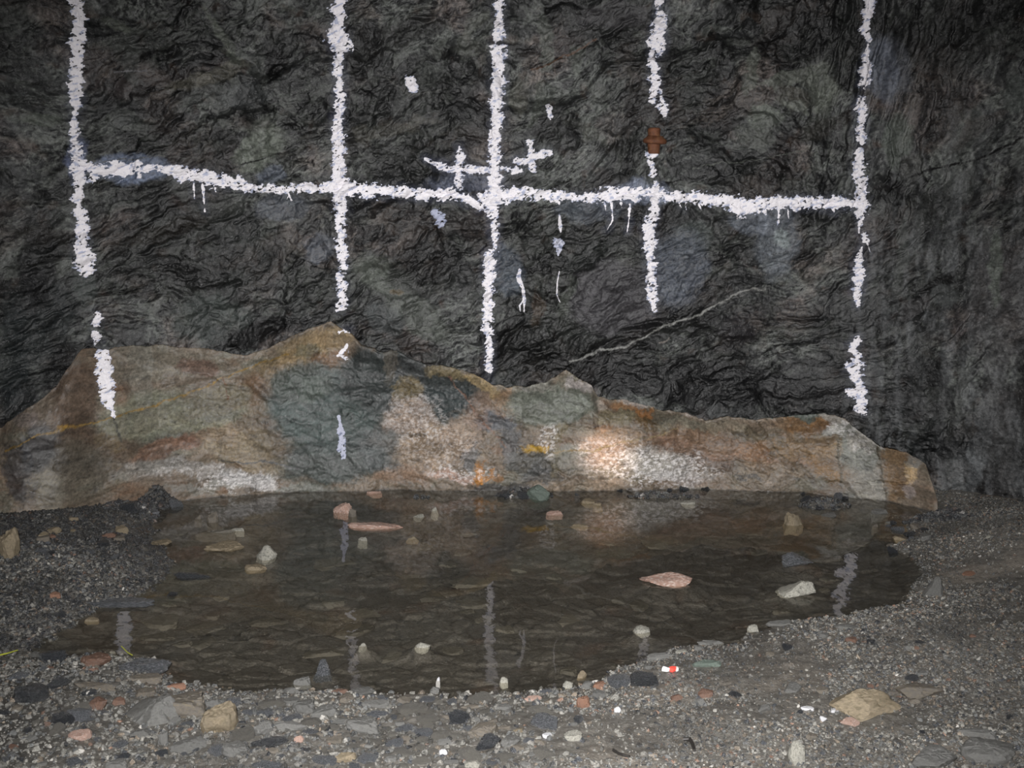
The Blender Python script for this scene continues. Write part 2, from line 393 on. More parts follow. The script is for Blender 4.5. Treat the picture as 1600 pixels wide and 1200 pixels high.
# the upright grain on the right is paler and greyer
pal = side * sstep(0.4, 0.7, 0.5 + 0.5 * fbm(X * 22, Z * 3.5, 5, 94, .62)) * sstep(2.3, 1.2, Z)
C = mixc(C, (0.15, 0.16, 0.165), pal * 0.62 * (0.3 + 0.9 * grain))
PATCHES = [ # blotches of lighter / darker rock: x, y, rx, ry, angle, colour, strength
 (405,232,42,26,-35,(.105,.12,.095),.85),(290,290,30,22,0,(.05,.055,.05),.5),(180,38,26,9,20,(.08,.09,.07),.6),(205,95,12,40,0,(.055,.06,.055),.5),
 (70,185,38,9,5,(.07,.08,.065),.7),(325,120,70,14,-18,(.085,.08,.06),.6),(240,122,30,14,25,(.06,.05,.045),.6),(350,60,55,8,62,(.08,.09,.07),.6),(380,150,40,18,-10,(.055,.06,.06),.5),
 (440,75,25,30,10,(.035,.038,.036),.5),(430,100,14,26,15,(.006,.006,.007),.8),(405,215,12,38,25,(.11,.12,.1),.4),
 (610,60,90,24,-20,(.035,.034,.033),.6),(600,205,85,10,-12,(.075,.07,.055),.4),(740,45,34,10,-50,(.08,.085,.07),.5),(735,75,24,12,0,(.055,.06,.05),.6),
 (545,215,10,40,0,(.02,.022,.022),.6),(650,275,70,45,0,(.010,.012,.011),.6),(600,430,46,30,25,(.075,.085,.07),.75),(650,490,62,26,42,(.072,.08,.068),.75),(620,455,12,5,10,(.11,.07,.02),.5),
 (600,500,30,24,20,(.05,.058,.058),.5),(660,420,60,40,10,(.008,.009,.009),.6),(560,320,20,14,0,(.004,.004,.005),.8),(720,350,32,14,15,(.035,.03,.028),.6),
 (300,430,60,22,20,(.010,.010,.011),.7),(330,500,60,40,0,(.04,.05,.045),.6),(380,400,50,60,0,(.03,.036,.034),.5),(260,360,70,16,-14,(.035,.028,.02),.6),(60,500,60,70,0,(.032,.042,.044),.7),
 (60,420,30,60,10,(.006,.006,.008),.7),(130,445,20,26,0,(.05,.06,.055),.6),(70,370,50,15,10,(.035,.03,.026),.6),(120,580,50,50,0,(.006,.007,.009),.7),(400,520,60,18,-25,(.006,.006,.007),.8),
 (900,90,10,26,15,(.07,.08,.065),.5),(850,45,9,30,-10,(.09,.1,.085),.55),(855,90,8,22,10,(.09,.1,.085),.6),(840,160,8,38,10,(.075,.085,.07),.6),(810,150,12,30,0,(.1,.1,.08),.5),(930,140,30,9,40,(.08,.085,.075),.5),
 (960,25,60,20,0,(.045,.042,.045),.5),(920,210,50,8,30,(.08,.085,.07),.5),(960,195,30,14,0,(.05,.048,.046),.5),(980,230,60,10,0,(.012,.012,.012),.6),(870,205,40,30,0,(.016,.015,.016),.5),
 (1175,115,8,36,10,(.09,.1,.08),.6),(1195,185,26,22,-20,(.095,.108,.088),.75),(1180,215,34,14,10,(.06,.065,.055),.6),(1240,120,60,11,-14,(.09,.098,.08),.75),(1285,140,25,34,-15,(.095,.105,.085),.8),(1240,150,26,14,30,(.075,.07,.055),.5),
 (1245,165,26,8,35,(.10,.11,.09),.6),(1275,200,30,16,-40,(.065,.07,.06),.6),(1330,40,14,44,0,(.035,.04,.038),.5),(1240,60,60,40,0,(.008,.008,.009),.6),(1290,200,60,14,-25,(.04,.028,.022),.5),
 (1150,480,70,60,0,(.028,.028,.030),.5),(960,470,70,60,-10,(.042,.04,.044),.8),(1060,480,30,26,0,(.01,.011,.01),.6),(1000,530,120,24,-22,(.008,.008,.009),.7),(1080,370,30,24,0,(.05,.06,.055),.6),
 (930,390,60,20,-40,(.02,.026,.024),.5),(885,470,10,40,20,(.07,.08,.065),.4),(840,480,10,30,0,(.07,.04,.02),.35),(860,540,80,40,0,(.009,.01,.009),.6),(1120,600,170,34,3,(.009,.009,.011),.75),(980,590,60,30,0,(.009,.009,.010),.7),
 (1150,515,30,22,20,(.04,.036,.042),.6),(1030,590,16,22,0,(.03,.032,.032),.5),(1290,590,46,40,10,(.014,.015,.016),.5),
 (1400,220,24,44,10,(.07,.082,.068),.7),(1425,260,18,26,-20,(.05,.05,.046),.6),(1480,60,60,60,0,(.028,.028,.026),.5),(1395,100,30,50,-20,(.045,.048,.056),.75),(1530,200,60,10,-35,(.06,.055,.05),.5),(1590,150,20,30,0,(.055,.065,.058),.6),
 (1500,160,12,60,15,(.012,.012,.012),.5),(1390,300,40,14,-15,(.007,.007,.008),.7),(1430,330,70,30,-10,(.02,.022,.022),.4),(1440,600,40,70,0,(.008,.009,.010),.6),(1560,480,50,100,0,(.055,.052,.052),.45),(1410,400,10,60,5,(.05,.056,.05),.5),
 (1555,420,9,60,0,(.085,.10,.08),.6),(1460,450,40,14,-35,(.004,.004,.004),.85),(1475,460,16,20,-30,(.055,.06,.058),.7),(1430,480,34,12,-30,(.045,.042,.042),.5),(1530,700,14,70,10,(.11,.12,.125),.45),(1490,760,20,50,0,(.075,.08,.08),.55),
 (1560,680,30,90,0,(.05,.05,.05),.5),(1440,700,16,40,10,(.02,.028,.026),.5),(1480,690,50,30,0,(.01,.01,.012),.5),(1510,600,10,60,12,(.075,.08,.075),.4),(1515,820,20,30,0,(.06,.065,.06),.5),(1490,845,14,20,0,(.01,.01,.01),.7),
 (30,650,30,90,0,(.012,.016,.019),.7),(20,560,30,70,0,(.03,.042,.046),.5),(20,780,26,70,0,(.014,.016,.02),.7),
 # thin bluish overspray left on the rock
 (1215,375,34,62,0,(.13,.15,.175),.45),(1219,372,14,13,0,(.2,.24,.24),.6),(1062,420,40,62,10,(.085,.10,.13),.5),(1175,345,36,24,0,(.12,.14,.175),.5),(920,325,50,22,0,(.07,.085,.105),.5),(440,322,44,22,0,(.07,.08,.10),.5),(500,390,20,30,40,(.09,.105,.13),.5),
 (1005,300,40,20,0,(.2,.24,.34),.5),(1378,110,26,56,-8,(.10,.115,.15),.5),(200,262,60,22,0,(.15,.2,.32),.5),(790,425,26,40,0,(.07,.09,.12),.45),(425,275,26,14,0,(.10,.12,.16),.5),(730,285,60,14,0,(.1,.12,.18),.4),(120,250,16,40,0,(.1,.13,.25),.4),
]
def paint_patches(C, px, py, nwx, nwy, lst, modul):
    for (x, y, rx, ry, an, c, s) in lst:
        R = max(rx, ry) * 1.5 + 25
        m = (np.abs(px - x) < R) & (np.abs(py - y) < R)
        if not m.any(): continue
        k = patch(px[m], py[m], nwx[m], nwy[m], x, y, rx, ry, an) * s
        cc = np.array(c)[None] * modul[m][:, None]
        C[m] = C[m] * (1 - k[:, None]) + cc * k[:, None]
modul = (0.4 + 0.7 * g2) * (0.65 + 0.5 * rS) * (0.55 + .9 * grain)
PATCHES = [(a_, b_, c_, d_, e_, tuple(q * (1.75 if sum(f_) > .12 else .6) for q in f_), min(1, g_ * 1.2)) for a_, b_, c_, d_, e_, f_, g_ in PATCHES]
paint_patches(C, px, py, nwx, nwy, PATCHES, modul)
VEINS_CREVICES = [([(890,564),(945,548),(985,540),(1020,518),(1050,505),(1090,492),(1130,470),(1160,455),(1200,452)],1.5,(.24,.24,.22)),([(1130,472),(1200,448),(1260,440),(1300,420),(1320,408)],.6,(.12,.12,.11)),
         ([(830,110),(890,85),(930,62)],1.5,(.09,.04,.015)),([(1080,262),(1180,250),(1260,235)],.8,(.1,.11,.09)),([(130,255),(250,245),(330,250)],.8,(.08,.08,.07)),([(180,112),(230,110)],1.2,(.16,.16,.17)),
         ([(1040,285),(1130,270),(1170,250),(1225,225)],1.5,(.004,.004,.004)),([(345,268),(400,250),(440,240)],1.5,(.004,.004,.004)),([(560,165),(600,125),(650,112)],1.6,(.004,.004,.005)),([(395,300),(300,297),(180,290),(100,296)],1.2,(.005,.005,.006)),
         ([(1030,536),(1042,534),(1046,528)],.8,(.2,.17,.14)),([(1370,310),(1440,270),(1520,250),(1600,215)],2.0,(.005,.005,.005)),([(590,110),(640,150),(700,140)],.8,(.09,.09,.08)),([(455,395),(500,420),(530,425)],1.3,(.004,.005,.005)),([(160,480),(240,440),(290,400),(340,370)],1.6,(.005,.005,.005))]  # pale lines are veins; black ones paint the shade of crevices into the colour
for pts, hw, c in VEINS_CREVICES:
    C = mixc(C, c, vein_crevice(px, py, nwx * 0.45, nwy * 0.45, pts, hw) * (0.55 + 0.45 * (g2 > 0.4)))
# overspray halo round the painted strokes
allst = LINE_A[:4] + LINE_B + LINE_C + LINE_D + LINE_E + LINE_H + CROSS_L + CROSS_R
near = sdf(px, py, allst)
halo = sstep(-11, 2, near + 5 * fbm(X * 20, Z * 20, 3, 77))
C = mixc(C, (.13, .15, .24), halo * 0.30 * sstep(.35, .7, g3 + .3 * (g2 - .5)) * (0.3 + 1.0 * g2))
C = C * .74 + .26 * C.mean(-1, keepdims=True) * np.array([1.0, 1.0, 1.01])
C = np.clip(C * .84, 0.003, 0.9)
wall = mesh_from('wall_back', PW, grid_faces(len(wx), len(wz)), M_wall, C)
tag(wall, 'dark grey-green schist rock face at the end of the tunnel', 'rock wall', kind='structure')
GRID_WALL = (PW, disp)

# side walls, roof and floor run on behind the camera
def side_wall(name, s):
    t = np.linspace(0, 1, 160); zz = np.arange(-0.2, 3.3, 0.03)
    y = 4.1 - t * 6.0; x = s * (2.8 + 0.25 * sstep(0, 0.5, t))
    A, B = np.meshgrid(t, zz, indexing='ij'); Yy = np.repeat(y[:, None], len(zz), 1); Xx = np.repeat(x[:, None], len(zz), 1)
    h1, r1, _ = facets(Yy / 0.5 + 3, B / 0.4, 5 + s, 0.6); h2, r2, _ = facets(Yy / 0.15 + 3, B / 0.1, 8 + s, 0.8)
    d = (0.09 * h1 + 0.035 * h2 + 0.04 * fbm(Yy * 2, B * 2, 3, 5)) * sstep(0, 0.03, A)
    P = np.stack([Xx - s * d, Yy, B], -1)
    v = 0.02 + 0.05 * (0.5 + 0.5 * fbm(Yy * 5, B * 5, 4, 7)) * r2
    return tag(mesh_from(name, P, grid_faces(*Xx.shape, flip=s > 0), M_wall, np.stack([v, v, v * .95], -1)), 'dark rock side wall of the tunnel', 'rock wall', kind='structure')
side_wall('wall_left', -1); side_wall('wall_right', 1)
a = np.arange(-3.3, 3.31, 0.04); bb_ = np.arange(-1.9, 6.0, 0.04)
A, B = np.meshgrid(a, bb_, indexing='ij')
h1, r1, _ = facets(A / 0.5 + 30, B / 0.5 + 30, 15, 0.6)
P = np.stack([A, B, 3.22 - 0.1 * h1 - 0.06 * fbm(A * 2, B * 2, 3, 6)], -1)
v = 0.02 + 0.04 * r1
tag(mesh_from('ceiling', P, grid_faces(*A.shape, flip=True), M_wall, np.stack([v, v, v], -1)), 'dark rock roof of the tunnel', 'rock roof', kind='structure')

# ------------------------------------------------------------------ the ledge of brown bedrock at the foot of the face
TOP = [(0,668),(20,652),(60,628),(88,602),(104,578),(122,552),(128,545),(150,546),(200,542),(250,540),(300,543),(345,550),(380,556),(410,548),(440,533),(480,514),(515,503),(545,520),(566,540),(600,552),(612,546),(640,560),(670,572),(705,574),(740,585),(770,602),(800,606),(830,604),(855,596),(885,581),(905,592),(925,603),(935,622),(985,628),(1030,640),(1065,645),(1105,658),(1140,652),(1180,656),(1230,652),(1290,646),(1322,655),(1340,672),(1380,698),(1415,706),(1440,722),(1462,800),(1500,862),(1540,900)]
FRONT = [(-60,4.5),(20,4.50),(88,4.58),(132,4.70),(150,4.74),(180,4.79),(240,4.92),(320,5.04),(450,5.12),(560,5.18),(620,5.2),(720,5.14),(850,5.18),(1000,5.16),(1100,5.2),(1250,5.13),(1330,5.02),(1400,4.94),(1440,4.86),(1470,4.78),(1540,4.6)]
tp = np.array(TOP, float); fp = np.array(FRONT, float)
Fx = []; Fy = []
for p, d in fp: q = on_y(p, 720, d); Fx.append(q[0]); Fy.append(d)
tx = []; tz = []
for p, y_ in tp:
    D = np.interp(p, fp[:, 0], fp[:, 1]) + 0.13
    q = on_y(p, y_, D); tx.append(q[0]); tz.append(q[2])
LX = np.arange(-2.46, 2.14, CELL)
Ft = sum(np.interp(LX + k, Fx, Fy) for k in (-.03, -.015, 0, .015, .03)) / 5
Tz = np.interp(LX, tx, tz) + 0.016 * fbm(LX * 9, LX * 0, 5, 121, .65)
NF, NC = 190, 36
t = np.linspace(0, 1, NF)
LXg = np.repeat(LX[:, None], NF + NC, 1)
zf = -0.2 + (Tz[:, None] + 0.2) * t[None]
lean = 0.05 + 0.05 * sstep(0, 1, t)[None]
rnd = 0.05 * sstep(0.8, 1.0, t)[None] ** 2
yf = Ft[:, None] + lean * t[None] + rnd
tc_ = np.linspace(0, 1, NC + 1)[1:]
yend = wall_y(LX)[:, None] + 0.16
yc = yf[:, -1:] + (yend - yf[:, -1:]) * tc_[None]
zc = Tz[:, None] - 0.10 * tc_[None]
LYg = np.concatenate([yf, yc], 1); LZg = np.concatenate([zf, zc], 1)
S = np.concatenate([zf, Tz[:, None] + tc_[None] * (yend - yf[:, -1:])], 1)      # distance up the rock
fade = np.concatenate([np.ones((len(LX), NF)), np.repeat(1 - 0.7 * tc_[None], len(LX), 0)], 1)
e1, f1, g1_ = facets(LXg / 0.55 + 1.5, S / 0.3 + 2, 101, 0.5)
lw1 = 0.03 * fbm(LXg * 12, S * 12, 4, 107, .6); lw2 = 0.03 * fbm(LXg * 12 + 4, S * 12, 4, 108, .6)
e2, f2, g2_ = facets((LXg + S * .4 + lw1) / 0.17 + 1.5, (S + lw2) / 0.10 + 2, 102, 0.7)
e3, f3, g3_ = facets((LXg + S * .4 + lw1) / 0.045 + 1.5, (S + lw2) / 0.025 + 2, 103, 0.8)
ld = 0.05 * e1 * sstep(0, .15, g1_) + 0.022 * e2 * sstep(0, .35, g2_) + 0.006 * e3 * sstep(0, .4, g3_) + 0.003 * fbm(LXg * 40, S * 40, 3, 104) + 0.03 * fbm(LXg * 2, S * 2, 3, 105)
# right end: the slab face shows upright steps
P = np.stack([LXg, LYg - ld * fade * np.concatenate([np.ones(NF), 0.3 * np.ones(NC)])[None], LZg + ld * 0.35 * np.concatenate([np.zeros(NF), np.ones(NC)])[None] + 0.012 * fbm(LXg * 14, LXg * 0, 4, 106) * np.concatenate([t ** 4, np.ones(NC)])[None]], -1)
PL = P
px, py = proj(PL)
nwx = 34 * fbm(LXg * 6, S * 6, 7, 111, .72); nwy = 26 * fbm(LXg * 6 + 9, S * 6, 7, 112, .72)
n1 = 0.5 + 0.5 * fbm(LXg * 5, S * 9, 5, 113, .65); n2 = 0.5 + 0.5 * fbm(LXg * 30, S * 55, 4, 114, .65); n3 = 0.5 + 0.5 * fbm(LXg * 2, S * 3, 3, 115)
base = np.array([.112, .090, .068]) * (0.35 + 1.25 * n1)[..., None]
C = base * (0.6 + 0.8 * n2)[..., None]
rr = sstep(0.52, 0.72, 0.5 + 0.5 * fbm(LXg * 3.3 + 5, S * 7, 5, 116, .6))
C = mixc(C, (.115, .07, .045), rr * 0.7)
gr = sstep(0.5, 0.7, 0.5 + 0.5 * fbm(LXg * 4.3 + 8, S * 8, 5, 117, .6))
C = mixc(C, (.12, .125, .10), gr * 0.5)
blkL = sstep(0.60, 0.72, 0.5 + 0.5 * fbm(LXg * 9 + 6, S * 22, 5, 118, .65))
LP = [
 (1150,700,150,30,6,(.105,.062,.042),.7),(1110,725,60,10,10,(.06,.045,.035),.7),(1240,700,80,12,20,(.075,.05,.03),.7),(1050,655,90,8,14,(.06,.05,.035),.6),(240,690,50,16,-10,(.06,.06,.05),.6),(110,700,70,40,0,(.04,.03,.026),.7),(300,665,80,12,-14,(.07,.075,.06),.6),(390,620,40,30,20,(.08,.055,.035),.6),(200,620,10,70,-8,(.05,.045,.038),.5),
 # big zones
 (90,640,60,60,0,(.075,.062,.05),.6),(115,620,36,62,8,(.055,.038,.027),.8),(150,690,70,26,0,(.055,.038,.026),.75),(110,740,70,50,0,(.075,.07,.055),.55),(75,775,25,40,0,(.13,.12,.095),.5),(60,700,26,40,0,(.04,.042,.045),.7),(30,740,20,50,0,(.02,.022,.026),.7),(45,655,20,14,0,(.13,.11,.1),.6),
 (260,575,110,36,4,(.125,.115,.092),.6),(225,650,70,34,-10,(.12,.125,.09),.6),(330,640,60,30,-14,(.12,.12,.085),.5),(310,575,30,16,15,(.085,.05,.038),.7),(280,600,60,10,0,(.085,.06,.045),.5),(255,700,60,12,-14,(.11,.062,.042),.7),(330,680,60,14,-12,(.105,.062,.045),.6),(370,690,60,34,0,(.15,.125,.085),.6),(420,725,40,16,0,(.17,.14,.095),.5),
 (220,590,16,60,0,(.12,.12,.105),.4),(170,690,20,14,0,(.11,.085,.05),.5),
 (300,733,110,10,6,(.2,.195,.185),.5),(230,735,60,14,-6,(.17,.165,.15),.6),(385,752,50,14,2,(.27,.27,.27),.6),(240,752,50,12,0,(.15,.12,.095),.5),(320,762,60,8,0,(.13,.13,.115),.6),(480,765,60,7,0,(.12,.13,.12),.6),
 (500,535,60,22,-15,(.16,.12,.07),.75),(450,562,60,14,-20,(.17,.125,.07),.7),(520,560,40,10,0,(.11,.055,.025),.6),(480,550,20,10,0,(.05,.06,.045),.5),(440,590,30,22,0,(.12,.085,.05),.5),
 (510,640,92,70,10,(.040,.052,.050),.95),(470,600,40,34,0,(.05,.058,.05),.75),(520,720,90,36,-4,(.045,.054,.052),.9),(600,700,40,40,0,(.045,.05,.05),.7),(600,600,76,46,10,(.022,.026,.025),1),(690,618,60,38,10,(.028,.034,.034),1),(600,565,50,26,0,(.02,.023,.022),1),(680,585,60,18,8,(.022,.025,.024),.9),(640,575,40,16,0,(.028,.03,.03),.7),(610,570,12,30,0,(.10,.085,.065),.35),
 (640,610,20,24,20,(.12,.09,.045),.6),(640,650,40,30,-30,(.2,.155,.125),.65),(680,700,62,36,-24,(.19,.145,.105),.75),(640,745,50,14,0,(.18,.125,.09),.65),(720,680,40,30,-30,(.17,.13,.10),.6),(720,742,40,9,0,(.32,.22,.18),.6),(780,660,30,18,10,(.055,.06,.068),.85),(750,640,24,30,0,(.16,.11,.085),.4),(730,715,14,14,0,(.04,.045,.05),.7),
 (700,582,34,8,10,(.14,.11,.06),.6),(755,600,36,9,35,(.2,.15,.08),.7),(790,625,14,30,-10,(.16,.10,.06),.6),(860,630,70,34,0,(.085,.095,.08),.85),(840,605,34,9,0,(.17,.16,.14),.6),(905,600,22,9,30,(.26,.24,.23),.7),(940,632,14,8,0,(.26,.23,.2),.6),
 (750,738,9,20,6,(.26,.11,.02),.8),(770,745,14,5,-20,(.22,.10,.03),.6),(836,704,22,11,-4,(.28,.17,.025),.9),(800,700,18,30,0,(.05,.055,.06),.7),(830,725,40,14,0,(.045,.045,.04),.8),(780,765,60,12,0,(.03,.03,.03),.8),(840,745,30,18,0,(.03,.032,.032),.75),(870,700,12,40,10,(.10,.085,.05),.6),
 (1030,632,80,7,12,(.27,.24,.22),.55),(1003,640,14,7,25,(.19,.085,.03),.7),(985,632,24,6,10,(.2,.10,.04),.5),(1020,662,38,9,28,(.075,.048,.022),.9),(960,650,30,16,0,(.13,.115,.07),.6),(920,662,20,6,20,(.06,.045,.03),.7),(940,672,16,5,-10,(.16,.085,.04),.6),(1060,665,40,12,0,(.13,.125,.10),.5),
 (970,690,50,20,0,(.18,.13,.085),.6),(900,720,30,22,0,(.15,.15,.13),.5),(980,735,60,22,0,(.17,.155,.12),.6),(945,710,30,24,0,(.3,.22,.17),.5),(1030,725,60,24,6,(.27,.26,.24),.6),(1060,745,50,14,5,(.28,.27,.26),.5),(900,757,80,9,0,(.17,.135,.10),.6),  # pinkish patch where the cap lamp rests: its warm glow put into the colour
 (1130,690,90,16,6,(.10,.068,.045),.75),(1180,680,40,12,10,(.06,.052,.036),.8),(1180,715,24,26,0,(.14,.085,.05),.6),(1120,665,50,8,0,(.14,.125,.095),.5),(1200,740,60,20,6,(.12,.10,.075),.6),(1170,748,26,3,14,(.02,.02,.02),.7),
 (1260,665,50,14,0,(.12,.065,.028),.8),(1230,648,70,7,0,(.05,.065,.058),.8),(1200,665,30,12,0,(.15,.115,.085),.5),(1260,700,60,22,0,(.12,.085,.05),.7),(1240,730,50,8,35,(.055,.04,.025),.75),(1290,735,34,14,30,(.12,.07,.028),.7),(1215,750,30,12,0,(.17,.14,.11),.6),
 (1310,655,24,8,20,(.21,.20,.18),.7),(1305,672,24,10,-20,(.25,.25,.23),.8),(1345,700,28,46,-10,(.125,.13,.115),.85),(1360,760,34,26,0,(.17,.165,.145),.75),(1350,690,26,14,20,(.2,.185,.165),.6),(1398,735,22,50,0,(.11,.072,.04),.85),(1425,742,8,20,0,(.28,.2,.11),.8),(1420,765,10,12,0,(.24,.21,.2),.6),(1432,716,12,14,0,(.16,.16,.15),.5),(1385,800,30,12,20,(.12,.12,.1),.7),(1460,830,30,24,30,(.12,.125,.11),.6),(1325,775,14,8,0,(.08,.09,.085),.5),
]
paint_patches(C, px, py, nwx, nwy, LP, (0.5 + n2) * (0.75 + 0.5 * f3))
# crystalline speckle (quartz grains) in patches of its own
sp = (fbm(LXg * 38, S * 60, 3, 120, .7) > 0.06)
for (x, y, rx, ry, s) in [(375,752,66,16,.55),(290,735,90,9,.3),(1030,735,85,28,.65),(960,715,60,30,.45),(650,650,50,40,.3),(720,738,50,12,.5),(860,690,14,30,.5),(1320,670,30,14,.5),(1360,695,20,12,.4),(680,700,60,30,.25)]:
    C = mixc(C, (.5, .48, .47), patch(px, py, nwx, nwy, x, y, rx, ry, 0) * s * sp * (0.45 + 0.9 * n2))
for pts, hw, c in [([(12,705),(60,680),(110,668),(180,652),(250,632),(310,610),(350,592),(400,570),(450,552)],1.3,(.17,.11,.035)),([(90,668),(115,668)],2,(.2,.12,.03)),([(860,706),(930,705),(985,690),(1060,672)],1.2,(.17,.13,.07)),([(1180,650),(1210,700),(1270,745)],1.6,(.05,.036,.022)),([(340,720),(420,722),(470,735)],1.5,(.05,.05,.05)),([(350,590),(355,625)],1.2,(.09,.04,.02)),([(162,560),(178,650),(190,690)],1.4,(.03,.03,.025)),([(1310,690),(1318,760)],1.6,(.06,.05,.035)),([(1370,700),(1385,790)],1.6,(.06,.05,.035)),([(705,590),(740,640),(790,700)],1.2,(.12,.07,.05))]:
    C = mixc(C, c, vein_crevice(px, py, nwx * 0.4, nwy * 0.4, pts, hw) * (0.4 + 0.6 * (n2 > 0.4)))
gn = 0.5 + 0.5 * fbm(LXg * 75, S * 75, 3, 119, .75)
C *= 1.15 * (0.42 + 1.15 * gn)[..., None] * (0.8 + 0.4 * f2)[..., None] * (1 - 0.5 * blkL)[..., None]
C = np.maximum(C, 0); C = C * 1.08 - 0.08 * C.mean(-1, keepdims=True)
C = mixc(C, (.034, .030, .025), sstep(0.012, -0.006, PL[..., 2] + 0.01 * fbm(LXg * 12, S * 0, 3, 122)))
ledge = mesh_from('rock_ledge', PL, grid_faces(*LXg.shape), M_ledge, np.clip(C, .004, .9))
tag(ledge, 'low washed ledge of brown and grey bedrock along the back of the pool', 'rock ledge', kind='structure')

# ------------------------------------------------------------------ the floor with its pool basin
OUT = [(150,745),(450,745),(850,745),(1240,745),(1330,772),(1400,792),(1440,825),(1457,868),(1442,910),(1425,950),(1330,968),(1240,976),(1160,1002),(1080,1012),(1010,1032),(950,1056),(890,1082),(800,1088),(700,1092),(600,1088),(480,1082),(390,1082),(310,1078),(262,1065),(235,1035),(160,1022),(40,1024),(75,985),(120,950),(180,915),(215,890),(196,855),(200,820),(240,795),(225,770)]
poly = np.array([on_z(a_, b_)[:2] for a_, b_ in OUT])
def poly_sd(X, Y):
    """signed distance to the shore, negative in the pool"""
    d = np.full(X.shape, 9e9); ins = np.zeros(X.shape, bool)
    n = len(poly)
    for i in range(n):
        x0, y0 = poly[i]; x1, y1 = poly[(i + 1) % n]
        dx, dy = x1 - x0, y1 - y0
        t = np.clip(((X - x0) * dx + (Y - y0) * dy) / (dx * dx + dy * dy), 0, 1)
        d = np.minimum(d, np.hypot(X - x0 - t * dx, Y - y0 - t * dy))
        c = ((y0 > Y) != (y1 > Y)) & (X < (x1 - x0) * (Y - y0) / (y1 - y0 + 1e-12) + x0)
        ins ^= c
    return np.where(ins, -d, d)

HEAPS = [(236,768,.12,.07,.12),(200,800,.12,.10,.06),(180,820,.16,.12,.05),(1290,776,.17,.07,.10),(1415,848,.12,.07,.05),(1600,850,.30,.3,.12),(1420,800,.26,.16,-.075),(60,880,.5,.4,.10),(110,830,.3,.15,.05),(820,762,.20,.07,.085),(1040,768,.30,.045,.062),(660,768,.12,.04,.06),(1010,765,.10,.04,.05),(1500,1000,.4,.3,.03),(60,1100,.3,.2,.03)]
SHOALS = [(1042,905,80),(1246,925,60),(1246,876,50),(1241,815,30),(1296,804,24),(586,821,86),(535,796,30),(550,805,14),(566,843,16),(644,841,20),(654,806,18),(679,796,12),(413,870,34),(399,886,34),(348,856,62),(250,850,32),(331,812,18),(309,808,12),(370,828,24),(180,942,100),(142,968,24),(300,899,60),(268,927,16),(503,1052,30),(659,1009,24),(566,1008,13),(1003,986,26),(909,1056,16),(919,783,24),(934,787,16),(866,802,26),(905,820,28),(1075,785,24),(585,769,24)]
def ground_base(X, Y):
    sd = poly_sd(X, Y) + 0.05 * fbm(X * 5, Y * 5, 4, 201) + 0.012 * fbm(X * 40, Y * 40, 2, 202)
    z = np.where(sd < 0, -0.060 * (1 - np.exp(sd / 0.14)), 0.075 * (1 - np.exp(-sd / 0.35)) + 0.012 * np.clip(sd, 0, .5))
    for (a_, b_, rx, ry, h) in HEAPS:
        c = on_z(a_, b_, h * .5)
        z = z + h * np.exp(-((X - c[0]) / rx) ** 2 - ((Y - c[1]) / ry) ** 2)
    for (a_, b_, w_) in SHOALS:
        c = on_z(a_, b_); rr_ = max(w_ * .0024, .035)
        k = np.exp(-((X - c[0]) / rr_) ** 2 - ((Y - c[1] - .01) / (rr_ * .7)) ** 2); z = np.where((z < -.014), z * (1 - k) - .014 * k, z)
    out = sstep(-0.02, 0.1, sd)
    z = z + out * (0.010 * fbm(X * 6, Y * 6, 4, 203) + 0.005 * fbm(X * 30, Y * 30, 3, 204))
    # broken slabs lying flat on the bed of the pool
    a1, a2, a3 = facets((X + .015 * fbm(X * 20, Y * 20, 2, 1)) / 0.16 + 20, Y / 0.12 + 20, 205, 0.5, 0.95)
    b1, b2, b3 = facets(X / 0.06 + 20, Y / 0.05 + 20, 206, 0.5, 0.95)
    z = z + (1 - out) * ((a2 > .5) * 0.007 * sstep(0, .12, a3) + 0.006 * a1 + (b2 > .7) * 0.005 * sstep(0, .15, b3)) 
    return z, sd, a2, b2, out
GC = 0.0075
gx = np.arange(-3.3, 3.3, GC); gy = np.concatenate([np.arange(-1.9, 1.8, 0.05), np.arange(1.8, 5.9, GC)])
X, Y = np.meshgrid(gx, gy, indexing='ij')
GZ, SD, A2, B2, OUTM = ground_base(X, Y)
PG = np.stack([X, Y, GZ], -1)
n1 = 0.5 + 0.5 * fbm(X * 3, Y * 3, 5, 211); n2 = 0.5 + 0.5 * fbm(X * 30, Y * 30, 4, 212); n3 = 0.5 + 0.5 * fbm(X * 1.2 + 4, Y * 1.2, 3, 213)
bankc = np.array([.135, .125, .108]) * (0.5 + 0.8 * n1)[..., None] * (0.4 + 1.0 * n2)[..., None]
bedc = np.array([.084, .077, .066]) * (0.75 + 0.3 * n1)[..., None] * (0.75 + 0.4 * n2)[..., None] * (0.88 + 0.2 * A2)[..., None] * (0.9 + 0.2 * B2)[..., None]
rb = sstep(.58, .75, 0.5 + 0.5 * fbm(X * 5 + 4, Y * 5, 4, 214))
bedc = mixc(bedc, (.085, .055, .038), rb * .5)
ck = facets((X + .05 * fbm(X * 7, Y * 7, 3, 1)) / 0.11, Y / 0.15, 207, .5)[2]
bedc = bedc * (1 - 0.6 * ((1 - sstep(.02, .09, ck)) * sstep(.5, .6, 0.5 + 0.5 * fbm(X * 8, Y * 8, 3, 208))))[..., None]
C = bedc * (1 - OUTM[..., None]) + bankc * OUTM[..., None]
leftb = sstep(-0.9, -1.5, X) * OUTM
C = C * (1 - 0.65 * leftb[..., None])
mud = sstep(.55, .7, 0.5 + 0.5 * fbm(X * 2 + 9, Y * 3, 4, 215)) * OUTM * sstep(-0.3, 0.5, X)
C = mixc(C, (.19, .165, .135), mud * .6)
rust = sstep(.66, .8, 0.5 + 0.5 * fbm(X * 3 + 9, Y * 6, 4, 216)) * OUTM * sstep(0.9, 1.5, X)
